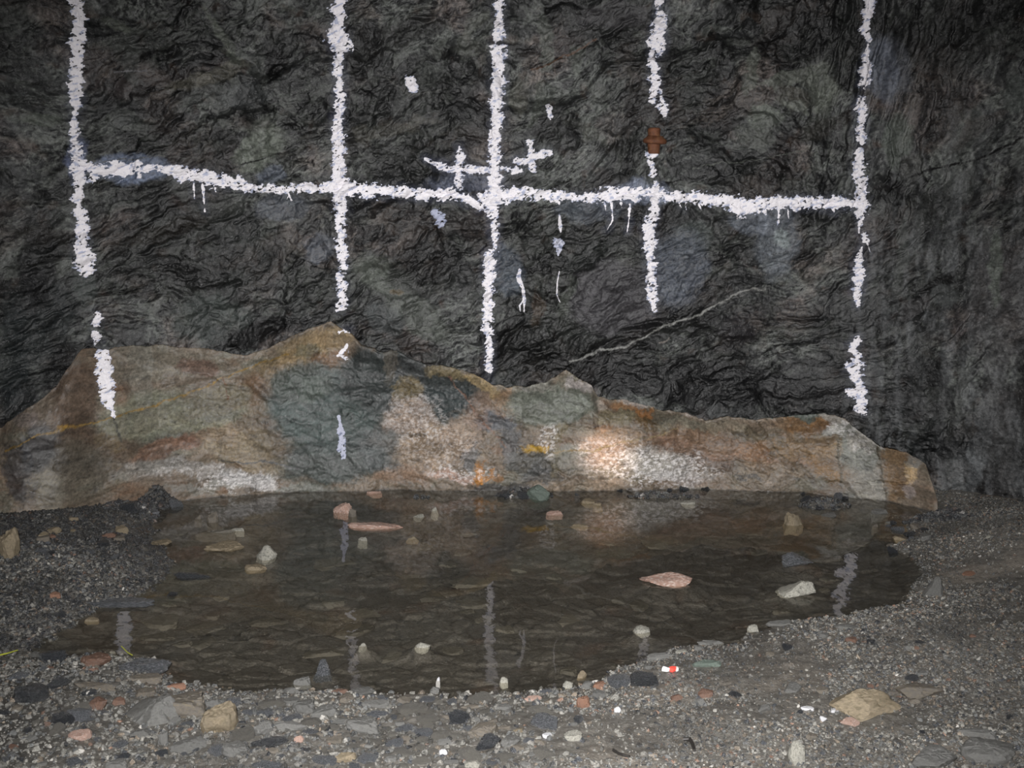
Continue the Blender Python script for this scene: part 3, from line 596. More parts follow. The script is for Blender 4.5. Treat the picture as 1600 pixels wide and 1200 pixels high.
C = mixc(C, (.12, .06, .03), rust * .6)
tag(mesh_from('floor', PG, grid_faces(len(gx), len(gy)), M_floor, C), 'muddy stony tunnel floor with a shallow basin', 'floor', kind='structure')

def gz(x, y):
    """height of the floor at a place"""
    i = np.clip(np.interp(x, gx, np.arange(len(gx))), 0, len(gx) - 1.001); j = np.clip(np.interp(y, gy, np.arange(len(gy))), 0, len(gy) - 1.001)
    i0 = i.astype(int); j0 = j.astype(int); a_ = i - i0; b_ = j - j0
    return (GZ[i0, j0] * (1 - a_) * (1 - b_) + GZ[i0 + 1, j0] * a_ * (1 - b_) + GZ[i0, j0 + 1] * (1 - a_) * b_ + GZ[i0 + 1, j0 + 1] * a_ * b_)
def gsd(x, y):
    i = np.clip(np.interp(x, gx, np.arange(len(gx))), 0, len(gx) - 1).astype(int); j = np.clip(np.interp(y, gy, np.arange(len(gy))), 0, len(gy) - 1).astype(int)
    return SD[i, j]
def hit(px, py, water=False):
    z = 0.0
    for _ in range(6):
        p = on_z(px, py, z); zz = float(gz(np.array(p[0]), np.array(p[1])))
        z = max(zz, 0.0) if water else zz
    return on_z(px, py, z)

# the water lies level in the basin
wxs = np.arange(-2.6, 2.6, 0.02); wys = np.arange(2.6, 5.5, 0.02)
X, Y = np.meshgrid(wxs, wys, indexing='ij'); sdw = poly_sd(X, Y)
keep = (sdw < 0.10) & (Y < np.interp(X, Fx, Fy) + 0.09)
F = grid_faces(len(wxs), len(wys)); k = keep.ravel()[F].all(1); F = F[k]
used = np.unique(F); rem = np.full(X.size, -1); rem[used] = np.arange(len(used))
Vw = np.stack([X, Y, np.zeros_like(X)], -1).reshape(-1, 3)[used]
tag(mesh_from('pool_water', Vw, rem[F], M_water), 'shallow still pool of brownish clear water at the foot of the rock face', 'water', kind='stuff')

# ------------------------------------------------------------------ painted lines
def upsample(P, k):
    nu, nv = P.shape[:2]
    iu = np.linspace(0, nu - 1, (nu - 1) * k + 1); iv = np.linspace(0, nv - 1, (nv - 1) * k + 1)
    a = np.minimum(iu.astype(int), nu - 2); b = np.minimum(iv.astype(int), nv - 2); fa = (iu - a)[:, None, None]; fb = (iv - b)[None, :, None]
    return (P[a][:, b] * (1 - fa) * (1 - fb) + P[a + 1][:, b] * fa * (1 - fb) + P[a][:, b + 1] * (1 - fa) * fb + P[a + 1][:, b + 1] * fa * fb)
WPX, WPY = proj(PW); LPX, LPY = proj(PL)
def paint(name, strokes, label, cat, group=None, thick=1.0, seed=0, ragged=1.0, lift=0.0):
    xs = [p[0] for s in strokes for p in s]; ys = [p[1] for s in strokes for p in s]
    x0, x1, y0, y1 = min(xs) - 30, max(xs) + 30, min(ys) - 30, max(ys) + 30
    VV = []; FF = []; TT = []; n0 = 0
    for P, QX, QY, which in ((PW, WPX, WPY, 0), (PL, LPX, LPY, 1)):
        m = (QX > x0) & (QX < x1) & (QY > y0) & (QY < y1)
        if not m.any(): continue
        ii = np.where(m.any(1))[0]; jj = np.where(m.any(0))[0]
        i0, i1, j0, j1 = max(ii[0] - 1, 0), min(ii[-1] + 2, P.shape[0]), max(jj[0] - 1, 0), min(jj[-1] + 2, P.shape[1])
        kk = 2 if (i1 - i0) * (j1 - j0) > 60000 else 3
        Q = upsample(P[i0:i1, j0:j1], kk)
        # outward normal
        du = np.gradient(Q, axis=0); dv = np.gradient(Q, axis=1)
        N = np.cross(du, dv); N /= np.linalg.norm(N, axis=-1, keepdims=True) + 1e-12
        N = np.where(N[..., 1:2] > 0, -N, N)
        qx, qy = proj(Q)
        X_, Z_ = Q[..., 0], Q[..., 2]
        nz = 11.0 * fbm(X_ * 20 + seed, Z_ * 26, 4, 301, .55) + 4.5 * fbm(X_ * 40 + Z_ * 34, Z_ * 90 - X_ * 44, 3, 305)
        d, rad = sdf(qx, qy, strokes, True)
        ks = np.clip(rad / 9.0, 0.12, 1.15)
        d = d + nz * ragged * ks - 0.5
        if which == 0:   # the wall hides behind the ledge below the ledge's top edge
            cov = np.interp(X_, tx, tz) + 0.02; d = np.where(Z_ < cov, -9, d)
        else:
            ztop = np.interp(X_, tx, tz); d = np.where((Z_ < -0.02), -9, d)
        # bare pits: the brush missed the recesses
        pit = fbm(X_ * 26 + 3 + Z_ * 20, Z_ * 62 + seed - X_ * 34, 4, 303, .55)
        d = np.where((pit > 0.24 + 0.02 * np.clip(d, 0, 9)) & (rad > 3.5), -1, d)
        keep = d > 0
        F = grid_faces(*d.shape); kf = keep.ravel()[F].all(1); F = F[kf]
        if not len(F): continue
        lumps = sstep(.20, .52, 0.5 + 0.8 * fbm(X_ * 22 + Z_ * 12, Z_ * 50 + seed - X_ * 22, 4, 304, .55))
        h = 0.0016 + lift + 0.003 * sstep(0, 6, d) * (0.3 + lumps)
        Vq = (Q + N * h[..., None]).reshape(-1, 3)
        T = np.clip(0.12 + sstep(-0.5, 3.5 * ks, d) * (0.12 + 1.35 * lumps), 0, 1) * thick
        T = np.clip(T + (0.15 * sstep(2.0, 8.0, d)) * (thick > .8), 0, 1)
        used = np.unique(F); rem = np.full(d.size, -1); rem[used] = np.arange(len(used))
        VV.append(Vq[used]); FF.append(rem[F] + n0); TT.append(T.ravel()[used]); n0 += len(used)
    if not VV: return None
    o = mesh_from(name, np.concatenate(VV), np.concatenate(FF), M_paint, attr={'thick': np.concatenate(TT)})
    return tag(o, label, cat, group)
GRP = 'white survey paint grid on the rock face'
paint('vertical_paint_line', LINE_A, 'thick white vertical paint line at the far left, running down onto the ledge', 'painted line', GRP, seed=1)
paint('vertical_paint_line', LINE_B, 'white vertical paint line, second from the left, with a flared blot near its top', 'painted line', GRP, seed=2)
paint('vertical_paint_line', LINE_C, 'long broken white vertical paint line in the middle, reaching down to the ledge', 'painted line', GRP, seed=3)
paint('vertical_paint_line', LINE_D, 'white vertical paint line interrupted by the rusty bolt, fourth from the left', 'painted line', GRP, seed=4)
paint('vertical_paint_line', LINE_E, 'broken white vertical paint line at the right end of the grid', 'painted line', GRP, seed=5)
paint('horizontal_paint_line', LINE_H, 'long sagging white horizontal paint line with drips, crossing all five verticals', 'painted line', GRP, seed=6, lift=0.002)
paint('paint_cross', CROSS_L, 'thin white paint cross mark just left of the middle vertical line', 'painted mark', 'small white paint crosses', seed=7, lift=0.001, thick=0.9)
paint('paint_cross', CROSS_R, 'splashy white paint cross mark just right of the middle vertical line', 'painted mark', 'small white paint crosses', seed=8, lift=0.001)
for i, (nm, st, lb, th) in enumerate(MARKS):
    paint(nm, st, lb, 'paint drip' if 'drip' in nm else 'painted mark', 'stray white paint marks', thick=th, seed=10 + i, ragged=0.35 if 'drip' in nm else 0.7)

# ------------------------------------------------------------------ stones
def ico(sub):
    import bmesh
    bm = bmesh.new(); bmesh.ops.create_icosphere(bm, subdivisions=sub, radius=1.0)
    V = np.array([v.co[:] for v in bm.verts]); F = np.array([[v.index for v in f.verts] for f in bm.faces]); bm.free()
    return V, F
I3 = ico(4)
def rock_shape(V, seed, nplanes=11, soft=14.0, rough=0.09):
    """a broken stone: the body left by cutting with random planes"""
    r = np.random.RandomState(seed)
    n = r.randn(nplanes, 3); n /= np.linalg.norm(n, axis=1)[:, None]
    n = np.concatenate([n, [[0, 0, 1.0], [0, 0, -1.0]]]); n[-2, :2] = r.randn(2) * .18
    n /= np.linalg.norm(n, axis=1)[:, None]
    d = 0.55 + 0.4 * r.rand(len(n)); d[-2] = .6; d[-1] = .6
    dots = V @ n.T
    rad = np.where(dots > 0.05, d[None] / np.maximum(dots, 0.05), 9).min(1)
    rad = np.minimum(rad, 1.25)
    P = V * rad[:, None]
    if rough:
        P = P * (1 + rough * fbm(V[:, 0] * 2.5 + seed, V[:, 1] * 2.5 + V[:, 2] * 2.1, 4, seed % 40 + 500))[:, None]
        P = P * (1 + rough * .9 * fbm(V[:, 0] * 20 + V[:, 2] * 13 + seed, V[:, 1] * 20 - V[:, 2] * 9, 3, seed % 40 + 580))[:, None]
        P = P * (1 + rough * 1.3 * fbm(V[:, 0] * 9 + V[:, 2] * 5 + seed, V[:, 1] * 9 - V[:, 2] * 4, 3, seed % 40 + 540))[:, None]
    mn, mxx = P.min(0), P.max(0)
    return (P - (mn + mxx) / 2) / ((mxx - mn) / 2)         # fits the cube -1..1

STONE = {
 'mud':   rock_mat('mud_grey_stone', .45, .45, .8, 30, .3, 9, False, (.118,.112,.098), .18, coat=.6, cscale=6, crough=.12),
 'grey':  rock_mat('grey_stone', .42, .5, .5, 30, .35, 9, False, (.105,.104,.097), .2, coat=.6, cscale=6, crough=.12),
 'tan':   rock_mat('tan_stone', .5, .4, .5, 30, .35, 9, False, (.19,.155,.105), .15, speck=((.10,.085,.05), 6, .6)),
 'pink':  rock_mat('pinkish_stone', .45, .5, .6, 26, .35, 10, False, (.33,.21,.165), .12, speck=((.55,.48,.43), 8, .7)),
 'pale':  rock_mat('pale_stone', .45, .5, .6, 26, .4, 9, False, (.30,.29,.25), .15, speck=((.10,.10,.085), 5, .7)),
 'dark':  rock_mat('dark_stone', .3, .6, .7, 26, .5, 8, False, (.026,.028,.031), .3, roughvar=.12, coat=1.0, cscale=7, cbump=1, crough=.08),
 'shiny': rock_mat('wet_banded_stone', .27, .7, .8, 24, .5, 8, False, (.07,.075,.08), .2, speck=((.22,.22,.24), 9, .6), roughvar=.12, coat=1.0, cscale=7, cbump=1, crough=.08),
 'green': rock_mat('greenish_stone', .45, .5, .5, 26, .35, 8, False, (.10,.125,.105), .15),
 'red':   rock_mat('reddish_stone', .42, .5, .5, 26, .4, 8, False, (.115,.065,.045), .15, speck=((.2,.15,.12), 9, .5)),
 'orange':rock_mat('rust_orange_stone', .5, .4, .5, 26, .4, 8, False, (.19,.105,.07), .15),
 'white': rock_mat('white_quartz_stone', .4, .5, .4, 26, .2, 8, False, (.42,.42,.43), .05),
 'brown': rock_mat('brown_stone', .45, .45, .5, 26, .35, 9, False, (.108,.096,.08), .15, speck=((.17,.14,.09), 5, .5)),
 'bed':   rock_mat('sunken_stone', .5, .3, .4, 26, .3, 9, False, (.085,.078,.064), .22),
}
_protos = {}
def stone_mesh(shape, mat):
    if (shape, mat) not in _protos:
        if ('V', shape) not in _protos: _protos[('V', shape)] = rock_shape(I3[0], 1000 + shape, nplanes=6 + shape % 5)
        V = _protos[('V', shape)]
        if shape >= 20:          # humped or pointed stones, wide at the foot
            V = _protos[('V', shape)].copy(); q = (V[:, 2] + 1) / 2; k_ = 1 - .62 * q ** 1.1; lean_ = ((shape % 3) - 1) * .38
            V[:, 0] = V[:, 0] * k_ + lean_ * q; V[:, 1] = V[:, 1] * k_
            V[:, :2] -= (V[:, :2].max(0) + V[:, :2].min(0)) / 2; V[:, :2] /= V[:, :2].max(0)
        me = bpy.data.meshes.new('stone_mesh')
        me.from_pydata(V.tolist(), [], I3[1].tolist())
        me.polygons.foreach_set('use_smooth', np.full(len(me.polygons), True))
        try: me.set_sharp_from_angle(angle=math.radians(32))
        except Exception: pass
        me.materials.append(STONE[mat]); _protos[(shape, mat)] = me
    return _protos[(shape, mat)]

rs = random.Random(7)
placed = []
def stone(px, py, w, h, mat, label=None, group=None, name='stone', shape=None, rot=None, tilt=None, flat=None, under=False, cat='stone'):
    base = hit(px, py + h * 0.32, water=not under)
    d = base[1] * CP - (base[2] - CAMZ) * SP
    W = w * d / FPX; hw = h * d / FPX
    el = math.atan2(CAMZ - base[2], base[1])
    dep = min(0.75 * W, 0.62 * hw / math.sin(el)) if not under else min(0.9 * W, 0.95 * hw / math.sin(el))
    Hh = max(0.22 * hw, (hw - dep * math.sin(el) * 0.8) / math.cos(el)) if not under else 0.018
    cy = base[1] + dep * 0.25
    g0 = float(gz(np.array(base[0]), np.array(cy)))
    if under: top = min(g0 + 0.012, -0.006); zb = top - 0.03
    else:
        top = base[2] + Hh; zb = min(g0, base[2]) - max(0.15 * Hh, 0.006)
    o = bpy.data.objects.new(name, stone_mesh(shape if shape is not None else rs.randrange(16), mat)); COL.objects.link(o)
    o.location = (base[0], cy, (top + zb) / 2); o.scale = (W / 2 * 1.04, dep / 2 * 1.05, (top - zb) / 2)
    a_ = rot if rot is not None else rs.uniform(-.25, .25)
    o.rotation_euler = (0, math.radians(tilt or 0), a_)
    placed.append((px, py, w, h))
    return tag(o, label, cat, group)
# --- stones standing out of the pool
GP = 'stones standing out of the pool'
stone(1042,905,80,24,'pink','large pinkish white angular stone breaking the water, biggest right of the pool centre',GP,name='rock',shape=22)
stone(1246,920,60,32,'pale','pale grey humped rock standing in water near the right shore',GP,name='rock',shape=23)
stone(1246,873,50,24,'shiny','dark wet banded rock in the pool behind the pale humped rock',GP,name='rock',shape=25)
stone(1241,813,30,24,'tan','small upright three-cornered tan stone at the back right of the pool',GP,shape=21)
stone(1296,804,24,9,'grey','flat grey stone beside the upright three-cornered tan one',GP)
stone(1352,850,44,10,'bed','faint greenish slab just under water near the right shore',GP,under=True)
stone(586,821,86,12,'pink','long thin pink stone with an orange rim at the back of the pool',GP,shape=4)
stone(535,794,30,20,'pink','pink speckled stone behind the left end of the long thin pink stone',GP,shape=6)
stone(550,803,13,14,'brown','small brown wedge leaning on the pink speckled stone',GP)
stone(566,843,16,7,'pale','small pale stone in front of the long thin pink stone',GP)
stone(644,841,20,5,'tan','thin tan sliver of stone right of the long pink stone in the pool',GP)
stone(654,806,18,7,'pale','small pale flat stone behind the long pink stone',GP)
stone(679,796,12,7,'pale','tiny pale stone at the back of the pool below the rock seam',GP)
stone(585,769,24,6,'pink','low pink stone at the foot of the greenish rock',GP)
stone(413,866,34,26,'pale','rounded pale speckled stone, brightest in the left part of the pool',GP,name='rock',shape=28)
stone(399,886,34,13,'tan','low tan stone just in front of the pale speckled stone',GP)
stone(348,854,62,18,'tan','wide flat tan slab at the left of the pool',GP,name='rock',shape=9)
stone(250,848,32,13,'tan','small flat tan stone beside the left bank',GP)
stone(331,810,18,18,'brown','upright brown chip at the back left of the pool',GP)
stone(309,808,12,8,'brown','small brown pebble beside the upright brown chip',GP)
stone(370,828,24,6,'pale','pale splinter of stone behind the wide tan slab',GP)
stone(335,829,64,8,'bed','long thin dark tan slab barely above water behind the wide tan slab',GP)
stone(180,942,118,15,'shiny','long flat dark slab lying in water against the left bank',GP,name='rock',shape=11)
stone(142,968,24,8,'tan','small tan chip in the water in front of the long dark slab',GP)
stone(300,899,60,12,'dark','low black stone ridge in the left part of the pool',GP)
stone(268,927,16,7,'dark','small black stone tip near the long dark slab',GP)
stone(503,1045,29,31,'shiny','rounded stone with a dark top and pale foot at the near edge of the pool',GP,name='rock',shape=31)
stone(659,1008,24,9,'pale','pale pointed chip lying in the open water of the near pool',GP)
stone(566,1008,13,6,'pale','tiny pale chip beside the reflection of the second paint line',GP)
stone(1003,984,26,13,'pale','whitish notched stone in the right middle of the pool',GP)
stone(909,1055,16,12,'tan','small pointed tan stone at the near shore, just in the water',GP)
stone(839,772,40,26,'green','tilted dark green block at the foot of the ledge below the yellow stain',GP,name='rock',shape=1,tilt=-12)
stone(842,749,26,18,'pink','pinkish grey block on the debris behind the dark green block',GP)
stone(919,783,24,9,'tan','flat tan stone right of the dark green block',GP)
stone(934,787,16,6,'tan','small tan chip beside the flat tan stone',GP)
stone(866,802,26,8,'pink','low pinkish stone in front of the dark green block',GP)
stone(905,820,28,4,'tan','thin tan sliver in the water before the dark green block',GP)
stone(1075,785,24,7,'pale','pale flat stone at the foot of the white-speckled rock',GP)
stone(1409,841,24,9,'tan','flat tan stone on the debris in the right corner of the pool',GP)
stone(1376,800,26,10,'grey','grey stone at the waterline under the rusty right end of the ledge',GP)
# --- bank edge and foreground stones
GF = 'larger loose stones on the near bank'
stone(1459,920,28,34,'grey','upright pale grey stone on the right shore of the pool',GF,shape=29)
stone(1363,1100,112,52,'tan','largest slab on the right bank, buff with a rusty top edge',GF,name='rock',shape=34,rot=.1)
stone(1440,1080,80,28,'brown','long brown slab right behind the largest buff slab',GF,name='rock',shape=14)
stone(1330,1128,30,15,'pink','pinkish grey stone in front of the largest buff slab',GF)
stone(1240,1076,32,18,'grey','grey stone left of the largest buff slab, with a dark hollow beside it',GF)
stone(1232,1011,20,13,'dark','black pebble near the shore left of the right bank',GF)
stone(1305,1110,16,8,'white','small white chip at the left end of the largest buff slab',GF)
stone(1262,1107,20,7,'white','narrow white chip lying left of the largest buff slab',GF)
stone(1287,1123,12,9,'white','tiny bright white pebble in front of the largest buff slab',GF)
stone(1426,1060,22,13,'dark','black pebble behind the largest buff slab',GF)
stone(1245,1182,26,38,'pale','tall pale shard sticking up at the bottom edge of the picture',GF,shape=10)
stone(1462,1186,70,38,'grey','angular grey slab at the bottom edge, right of the tall pale shard',GF,name='rock')
stone(1548,1176,80,40,'grey','broad grey slab at the bottom right corner',GF,name='rock')
stone(1530,1146,60,16,'grey','thin grey slab above the broad slab at the bottom right corner',GF)
stone(225,1110,92,52,'grey','large ridged grey stone, peaked, at the near left bank',GF,name='rock',shape=32,rot=-.3)
stone(286,1102,72,40,'brown','smooth brownish slab right of the large ridged grey stone',GF,name='rock',shape=15)
stone(340,1128,56,50,'tan','rough buff rock with a grainy top, near left foreground',GF,name='rock',shape=5,rot=.4)
stone(222,1039,78,34,'shiny','dark glistening stone half in the water at the near left shore',GF,name='rock',shape=6)
stone(148,1031,44,24,'red','wet reddish stone left of the dark glistening stone',GF)
stone(218,1146,30,18,'grey','small grey stone in front of the large ridged grey stone',GF)
stone(255,1156,15,22,'grey','narrow upright grey chip in front of the smooth brownish slab',GF)
stone(292,1166,54,26,'grey','tapering flat grey stone in front of the rough buff rock',GF)
stone(366,1172,40,28,'grey','rounded flat grey stone right of the tapering flat one',GF)
stone(48,1086,54,36,'dark','black rounded boulder at the left foreground',GF,name='rock')
stone(150,1101,28,22,'red','reddish brown stone between the black boulder and the large ridged stone',GF)
stone(122,1149,34,20,'pink','pinkish stone in front of the black boulder',GF)
stone(147,1073,66,13,'brown','long brown sliver of stone behind the reddish brown stone',GF)
stone(225,1061,54,16,'brown','flat brown stone in front of the dark glistening stone',GF)
stone(84,932,18,13,'orange','orange stone on the left bank',GF)
stone(160,921,30,13,'orange','pinkish orange stone at the edge of the left bank by the long dark slab',GF)
stone(275,1073,28,12,'orange','rusty topped chip at the shore behind the smooth brownish slab',GF)
stone(12,856,34,54,'tan','pale olive boulder cut by the left edge of the picture',GF,name='rock',shape=3)
stone(472,1064,30,15,'grey','grey stone at the shore left of the dark-topped rounded stone',GF)
stone(454,1079,30,10,'grey','thin grey stone below the grey shore stone',GF)
stone(530,1079,26,10,'red','small reddish glistening stone on the near shore',GF)
stone(566,1081,38,16,'grey','flat grey stone right of the small reddish one on the near shore',GF)
stone(567,1134,56,27,'grey','smooth broad stone in the middle foreground, greyish tan',GF,name='rock',shape=15)
stone(590,1117,36,12,'shiny','glistening stone right behind the smooth broad foreground stone',GF)
stone(632,1139,32,14,'shiny','glistening stone right of the smooth broad foreground stone',GF)
stone(717,1122,34,22,'dark','dark grey stone in the centre foreground',GF)
stone(735,1104,34,10,'brown','low brown stone behind the dark grey centre stone',GF)
stone(785,1105,30,11,'grey','low grey stone right of the low brown one',GF)
stone(454,1096,26,13,'grey','grey stone below the thin grey stone on the near shore',GF)
stone(475,1105,38,24,'grey','peaked grey stone on the near shore',GF)
stone(457,1122,34,12,'shiny','glistening stone in front of the peaked grey stone',GF)
stone(454,1135,52,18,'grey','wide low grey stone in front of the glistening one, left foreground',GF)
stone(410,1141,30,25,'grey','squarish grey stone right of the rough buff rock',GF)
stone(420,1161,58,18,'dark','long dark slab in front of the squarish grey stone',GF)
stone(467,1155,15,14,'pink','little round pinkish pebble at the end of the long dark slab',GF)
stone(522,1157,26,15,'brown','brown grey stone right of the little pinkish pebble',GF)
stone(536,1183,38,22,'tan','rounded buff stone near the bottom edge, left of centre',GF)
stone(507,1188,40,14,'shiny','glistening slab left of the rounded buff stone at the bottom',GF)
stone(634,1157,18,13,'brown','small brown stone in front of the glistening foreground stone',GF)
stone(762,1162,44,26,'dark','black jagged stone in the centre foreground near the bottom',GF,name='rock')
stone(692,1176,13,9,'white','small white pebble left of the black jagged stone',GF)
stone(738,1194,24,16,'pale','pale chip at the bottom edge below the black jagged stone',GF)
stone(586,1100,44,14,'grey','grey stone behind the glistening foreground pair',GF)
stone(679,1079,15,12,'grey','pointed grey pebble on the near shore',GF)
stone(787,1063,14,10,'pale','pointed pale pebble at the water edge below the middle reflection',GF)
stone(684,1061,7,7,'white','tiny white pebble at the near water edge',GF)
stone(937,1071,22,13,'orange','tan orange stone at the near shore',GF)
stone(887,1070,16,12,'pale','pale pebble left of the tan orange stone',GF)
stone(912,1098,22,20,'orange','orange pink stone standing on the near bank',GF)
stone(834,1092,30,10,'pink','low pink stone on the near bank',GF)
stone(965,1109,11,11,'white','white pebble right of the orange pink stone',GF)
stone(1007,1063,46,25,'dark','black angular rock on the near bank below the red and white scrap',GF,name='rock',shape=2)
stone(967,1065,36,22,'shiny','dark glistening rock left of the black angular rock',GF)
stone(895,1151,28,17,'pale','pale round stone in the foreground right of centre',GF)
stone(855,1150,15,10,'white','white chip left of the pale round stone',GF)
stone(812,1142,20,9,'tan','yellowish tan chip further left of the pale round stone',GF)
stone(1105,1036,44,17,'green','flat pale green slab on the near right shore',GF)
stone(1177,982,18,13,'pale','pale pebble on the right shore',GF)
stone(1112,1005,44,9,'grey','thin flat stone at the waterline of the right shore',GF)
stone(1064,1018,18,6,'pale','white-edged thin stone at the waterline, left of the thin flat one',GF)
stone(1030,1026,38,11,'grey','low grey stone at the right shore above the red and white scrap',GF)
stone(1515,897,22,10,'orange','rust red fragment on the right bank',GF)
stone(1543,843,9,12,'pale','small pale pebble at the foot of the right wall',GF)
stone(1218,974,40,11,'grey','low grey stone at the right shore',GF)
stone(1325,980,40,9,'grey','long grey stone at the water edge of the right shore',GF)
stone(143,768,9,10,'white','bright white chip caught on the left block of the ledge',GF) if False else None

# --- repeats: sunken slabs, and medium pebbles by area
WORD = {'grey': 'plain grey', 'mud': 'olive grey', 'brown': 'brown', 'shiny': 'glistening banded', 'dark': 'black', 'red': 'reddish', 'tan': 'buff', 'bed': 'dull brown'}
def far_enough(px, py, w):
    return all(abs(px - a) > (w + c) * .36 or abs(py - b_) > (w * .5 + d) * .36 for a, b_, c, d in placed)
def scatter(n, area, wr, mats, label, group, flat=(.35, .6), under=False, inside=None, name='pebble', seed=1, cat='pebble'):
    r = random.Random(seed); k = 0; tries = 0
    x0, y0, x1, y1 = area
    while k < n and tries < n * 60:
        tries += 1
        x = r.uniform(x0, x1); y = r.uniform(y0, y1); w_ = r.uniform(0, 1) ** 1.7 * (wr[1] - wr[0]) + wr[0]
        p = on_z(x, y); s = float(gsd(np.array(p[0]), np.array(p[1])))
        if inside is True and s > -0.06: continue
        if inside is False and s < -0.01: continue
        if not far_enough(x, y, w_): continue
        m_ = r.choice(mats); big = 'larger' if w_ > wr[0] + .45 * (wr[1] - wr[0]) else 'small'
        stone(x, y, w_, w_ * r.uniform(*flat), m_, label.format(c=WORD[m_], s=big), group, name=name, under=under, cat=cat, rot=r.uniform(-.6, .6)); k += 1
scatter(46, (240,800,1420,1070), (26,70), ['bed'], '{s} dull brown flat stone lying on the bed under the water', 'flat stones on the pool bed', (.22,.4), True, True, 'sunken_stone', 3, 'stone')
scatter(110, (380,1072,860,1198), (14,52), ['mud','mud','grey','mud','brown','shiny'], '{s} {c} pebble among the flat stones of the centre foreground', 'pebbles in the centre foreground', (.3,.6), False, False, 'pebble', 4)
scatter(60, (0,1020,400,1196), (12,44), ['mud','brown','shiny','dark','grey','red'], '{s} {c} wet pebble on the lower left foreground', 'pebbles in the left foreground', (.4,.7), False, False, 'pebble', 5)
scatter(28, (0,860,250,1010), (7,18), ['dark','shiny','grey'], '{s} {c} wet pebble on the left bank', 'pebbles on the left bank', (.4,.7), False, False, 'pebble', 6)
scatter(50, (850,980,1600,1196), (8,24), ['grey','dark','brown','grey','red'], '{s} {c} pebble on the broad right bank', 'pebbles on the right bank', (.4,.7), False, False, 'pebble', 7)

D4 = ['dark','dark','shiny','dark']
scatter(9, (196,745,275,795), (12,30), D4, '{s} {c} rubble piece heaped against the left block of the ledge', 'dark rubble by the left block', (.5,.8), name='rubble_stone', seed=11, cat='rubble')
scatter(9, (760,745,862,775), (9,22), D4, '{s} {c} rubble piece at the foot of the ledge under the yellow stain', 'dark rubble under the yellow stain', (.5,.8), name='rubble_stone', seed=12, cat='rubble')
scatter(9, (1235,760,1335,788), (10,28), D4, '{s} {c} rubble piece at the foot of the rusty right part of the ledge', 'dark rubble at the right of the ledge', (.5,.8), name='rubble_stone', seed=13, cat='rubble')
scatter(14, (1365,815,1450,860), (10,26), ['dark','brown','grey','shiny'], '{s} {c} rubble piece in the back right corner of the pool', 'rubble in the right corner of the pool', (.4,.7), name='rubble_stone', seed=14, cat='rubble')
scatter(6, (890,762,1110,774), (8,20), D4, '{s} {c} rubble piece along the waterline under the white speckled rock', 'dark rubble along the waterline', (.4,.6), name='rubble_stone', seed=15, cat='rubble')
scatter(14, (60,810,200,850), (10,26), ['brown','red','dark','tan'], '{s} {c} rubble piece under the left block of the ledge', 'rubble under the left block', (.4,.7), name='rubble_stone', seed=16, cat='rubble')

# --- fine gravel, too many to count
def gravel(name, n, area, size, palette, wts, label, seed, dens=None, wet=False):
    r = np.random.RandomState(seed)
    pts = []
    x0, y0, x1, y1 = area
    x = r.uniform(x0, x1, n * 3); y = r.uniform(y0, y1, n * 3)
    s = gsd(x, y); z = gz(x, y)
    PX, PY = proj(np.stack([x, y, z], -1))
    ok = (s > -0.03 + 0.05 * r.rand(len(x)) ** 3) | (z > -0.004)
    mudz = 0.5 + 0.5 * fbm(x * 1.8 + 9, y * 3.2, 4, 402); ok &= r.rand(len(x)) > .8 * sstep(.55, .66, mudz + .16 * np.exp(-((PX - 1000) / 200) ** 2 - ((PY - 1185) / 35) ** 2)) * (x > -.4)
    ok &= (PX > -60) & (PX < 1660) & (PY < 1260) & (y < wall_y(x) - 0.02)
    if dens is not None: ok &= r.rand(len(x)) < dens(x, y, PX, PY)
    x, y, z, PX, PY = [q[ok][:n] for q in (x, y, z, PX, PY)]
    n = len(x)
    V0, F0 = ICO_V, ICO_F
    nv = len(V0)
    K = 24
    shapes = []
    for i in range(K):
        q = rock_shape(V0, seed * 100 + i, nplanes=8, rough=0) * np.array([1, .75, .42]); shapes.append(q)
    shapes = np.array(shapes)
    sid = r.randint(0, K, n)
    sz = size[0] + (size[1] - size[0]) * r.rand(n) ** 3.2
    ang = r.rand(n) * 2 * np.pi; tx_ = r.randn(n) * .75; ty_ = r.randn(n) * .75
    P = shapes[sid] * sz[:, None, None] * .5
    def rotm(P, c, s_, a, b_):
        u = P[..., a] * c[:, None] - P[..., b_] * s_[:, None]; v = P[..., a] * s_[:, None] + P[..., b_] * c[:, None]
        P = P.copy(); P[..., a] = u; P[..., b_] = v; return P
    P = rotm(P, np.cos(tx_), np.sin(tx_), 1, 2); P = rotm(P, np.cos(ty_), np.sin(ty_), 0, 2); P = rotm(P, np.cos(ang), np.sin(ang), 0, 1)
    P += np.stack([x, y, z + sz * .04], -1)[:, None]
    tone = 1 + 1.1 * fbm(x * 2.2 + 1, y * 3.0, 4, 401)
    pal = 1.3 * np.clip(tone, .45, 1.7)[:, None] * np.array(palette)[r.choice(len(palette), n, p=np.array(wts) / sum(wts))] * (0.55 + 0.9 * r.rand(n))[:, None]
    cl = np.repeat(pal[:, None], nv, 1)
    F = (F0[None] + (np.arange(n) * nv)[:, None, None]).reshape(-1, 3)
    o = mesh_from(name, P.reshape(-1, 3), F, M_gravel, cl.reshape(-1, 3), smooth=False, faces_n=3)
    return tag(o, label, 'gravel', kind='stuff')
ICO_V, ICO_F = ico(1)
PAL = [(.090,.087,.077),(.055,.056,.054),(.12,.115,.102),(.022,.024,.027),(.10,.082,.062),(.11,.068,.048),(.24,.23,.21)]
gravel('near_gravel', 22000, (-2.2, 2.1, 1.9, 3.9), (.006, .026), PAL, [40,22,20,9,7,1,1], 'loose grey gravel spread over the near bank', 1, dens=lambda x, y, a, b: 1 - sstep(780, 1050, a))
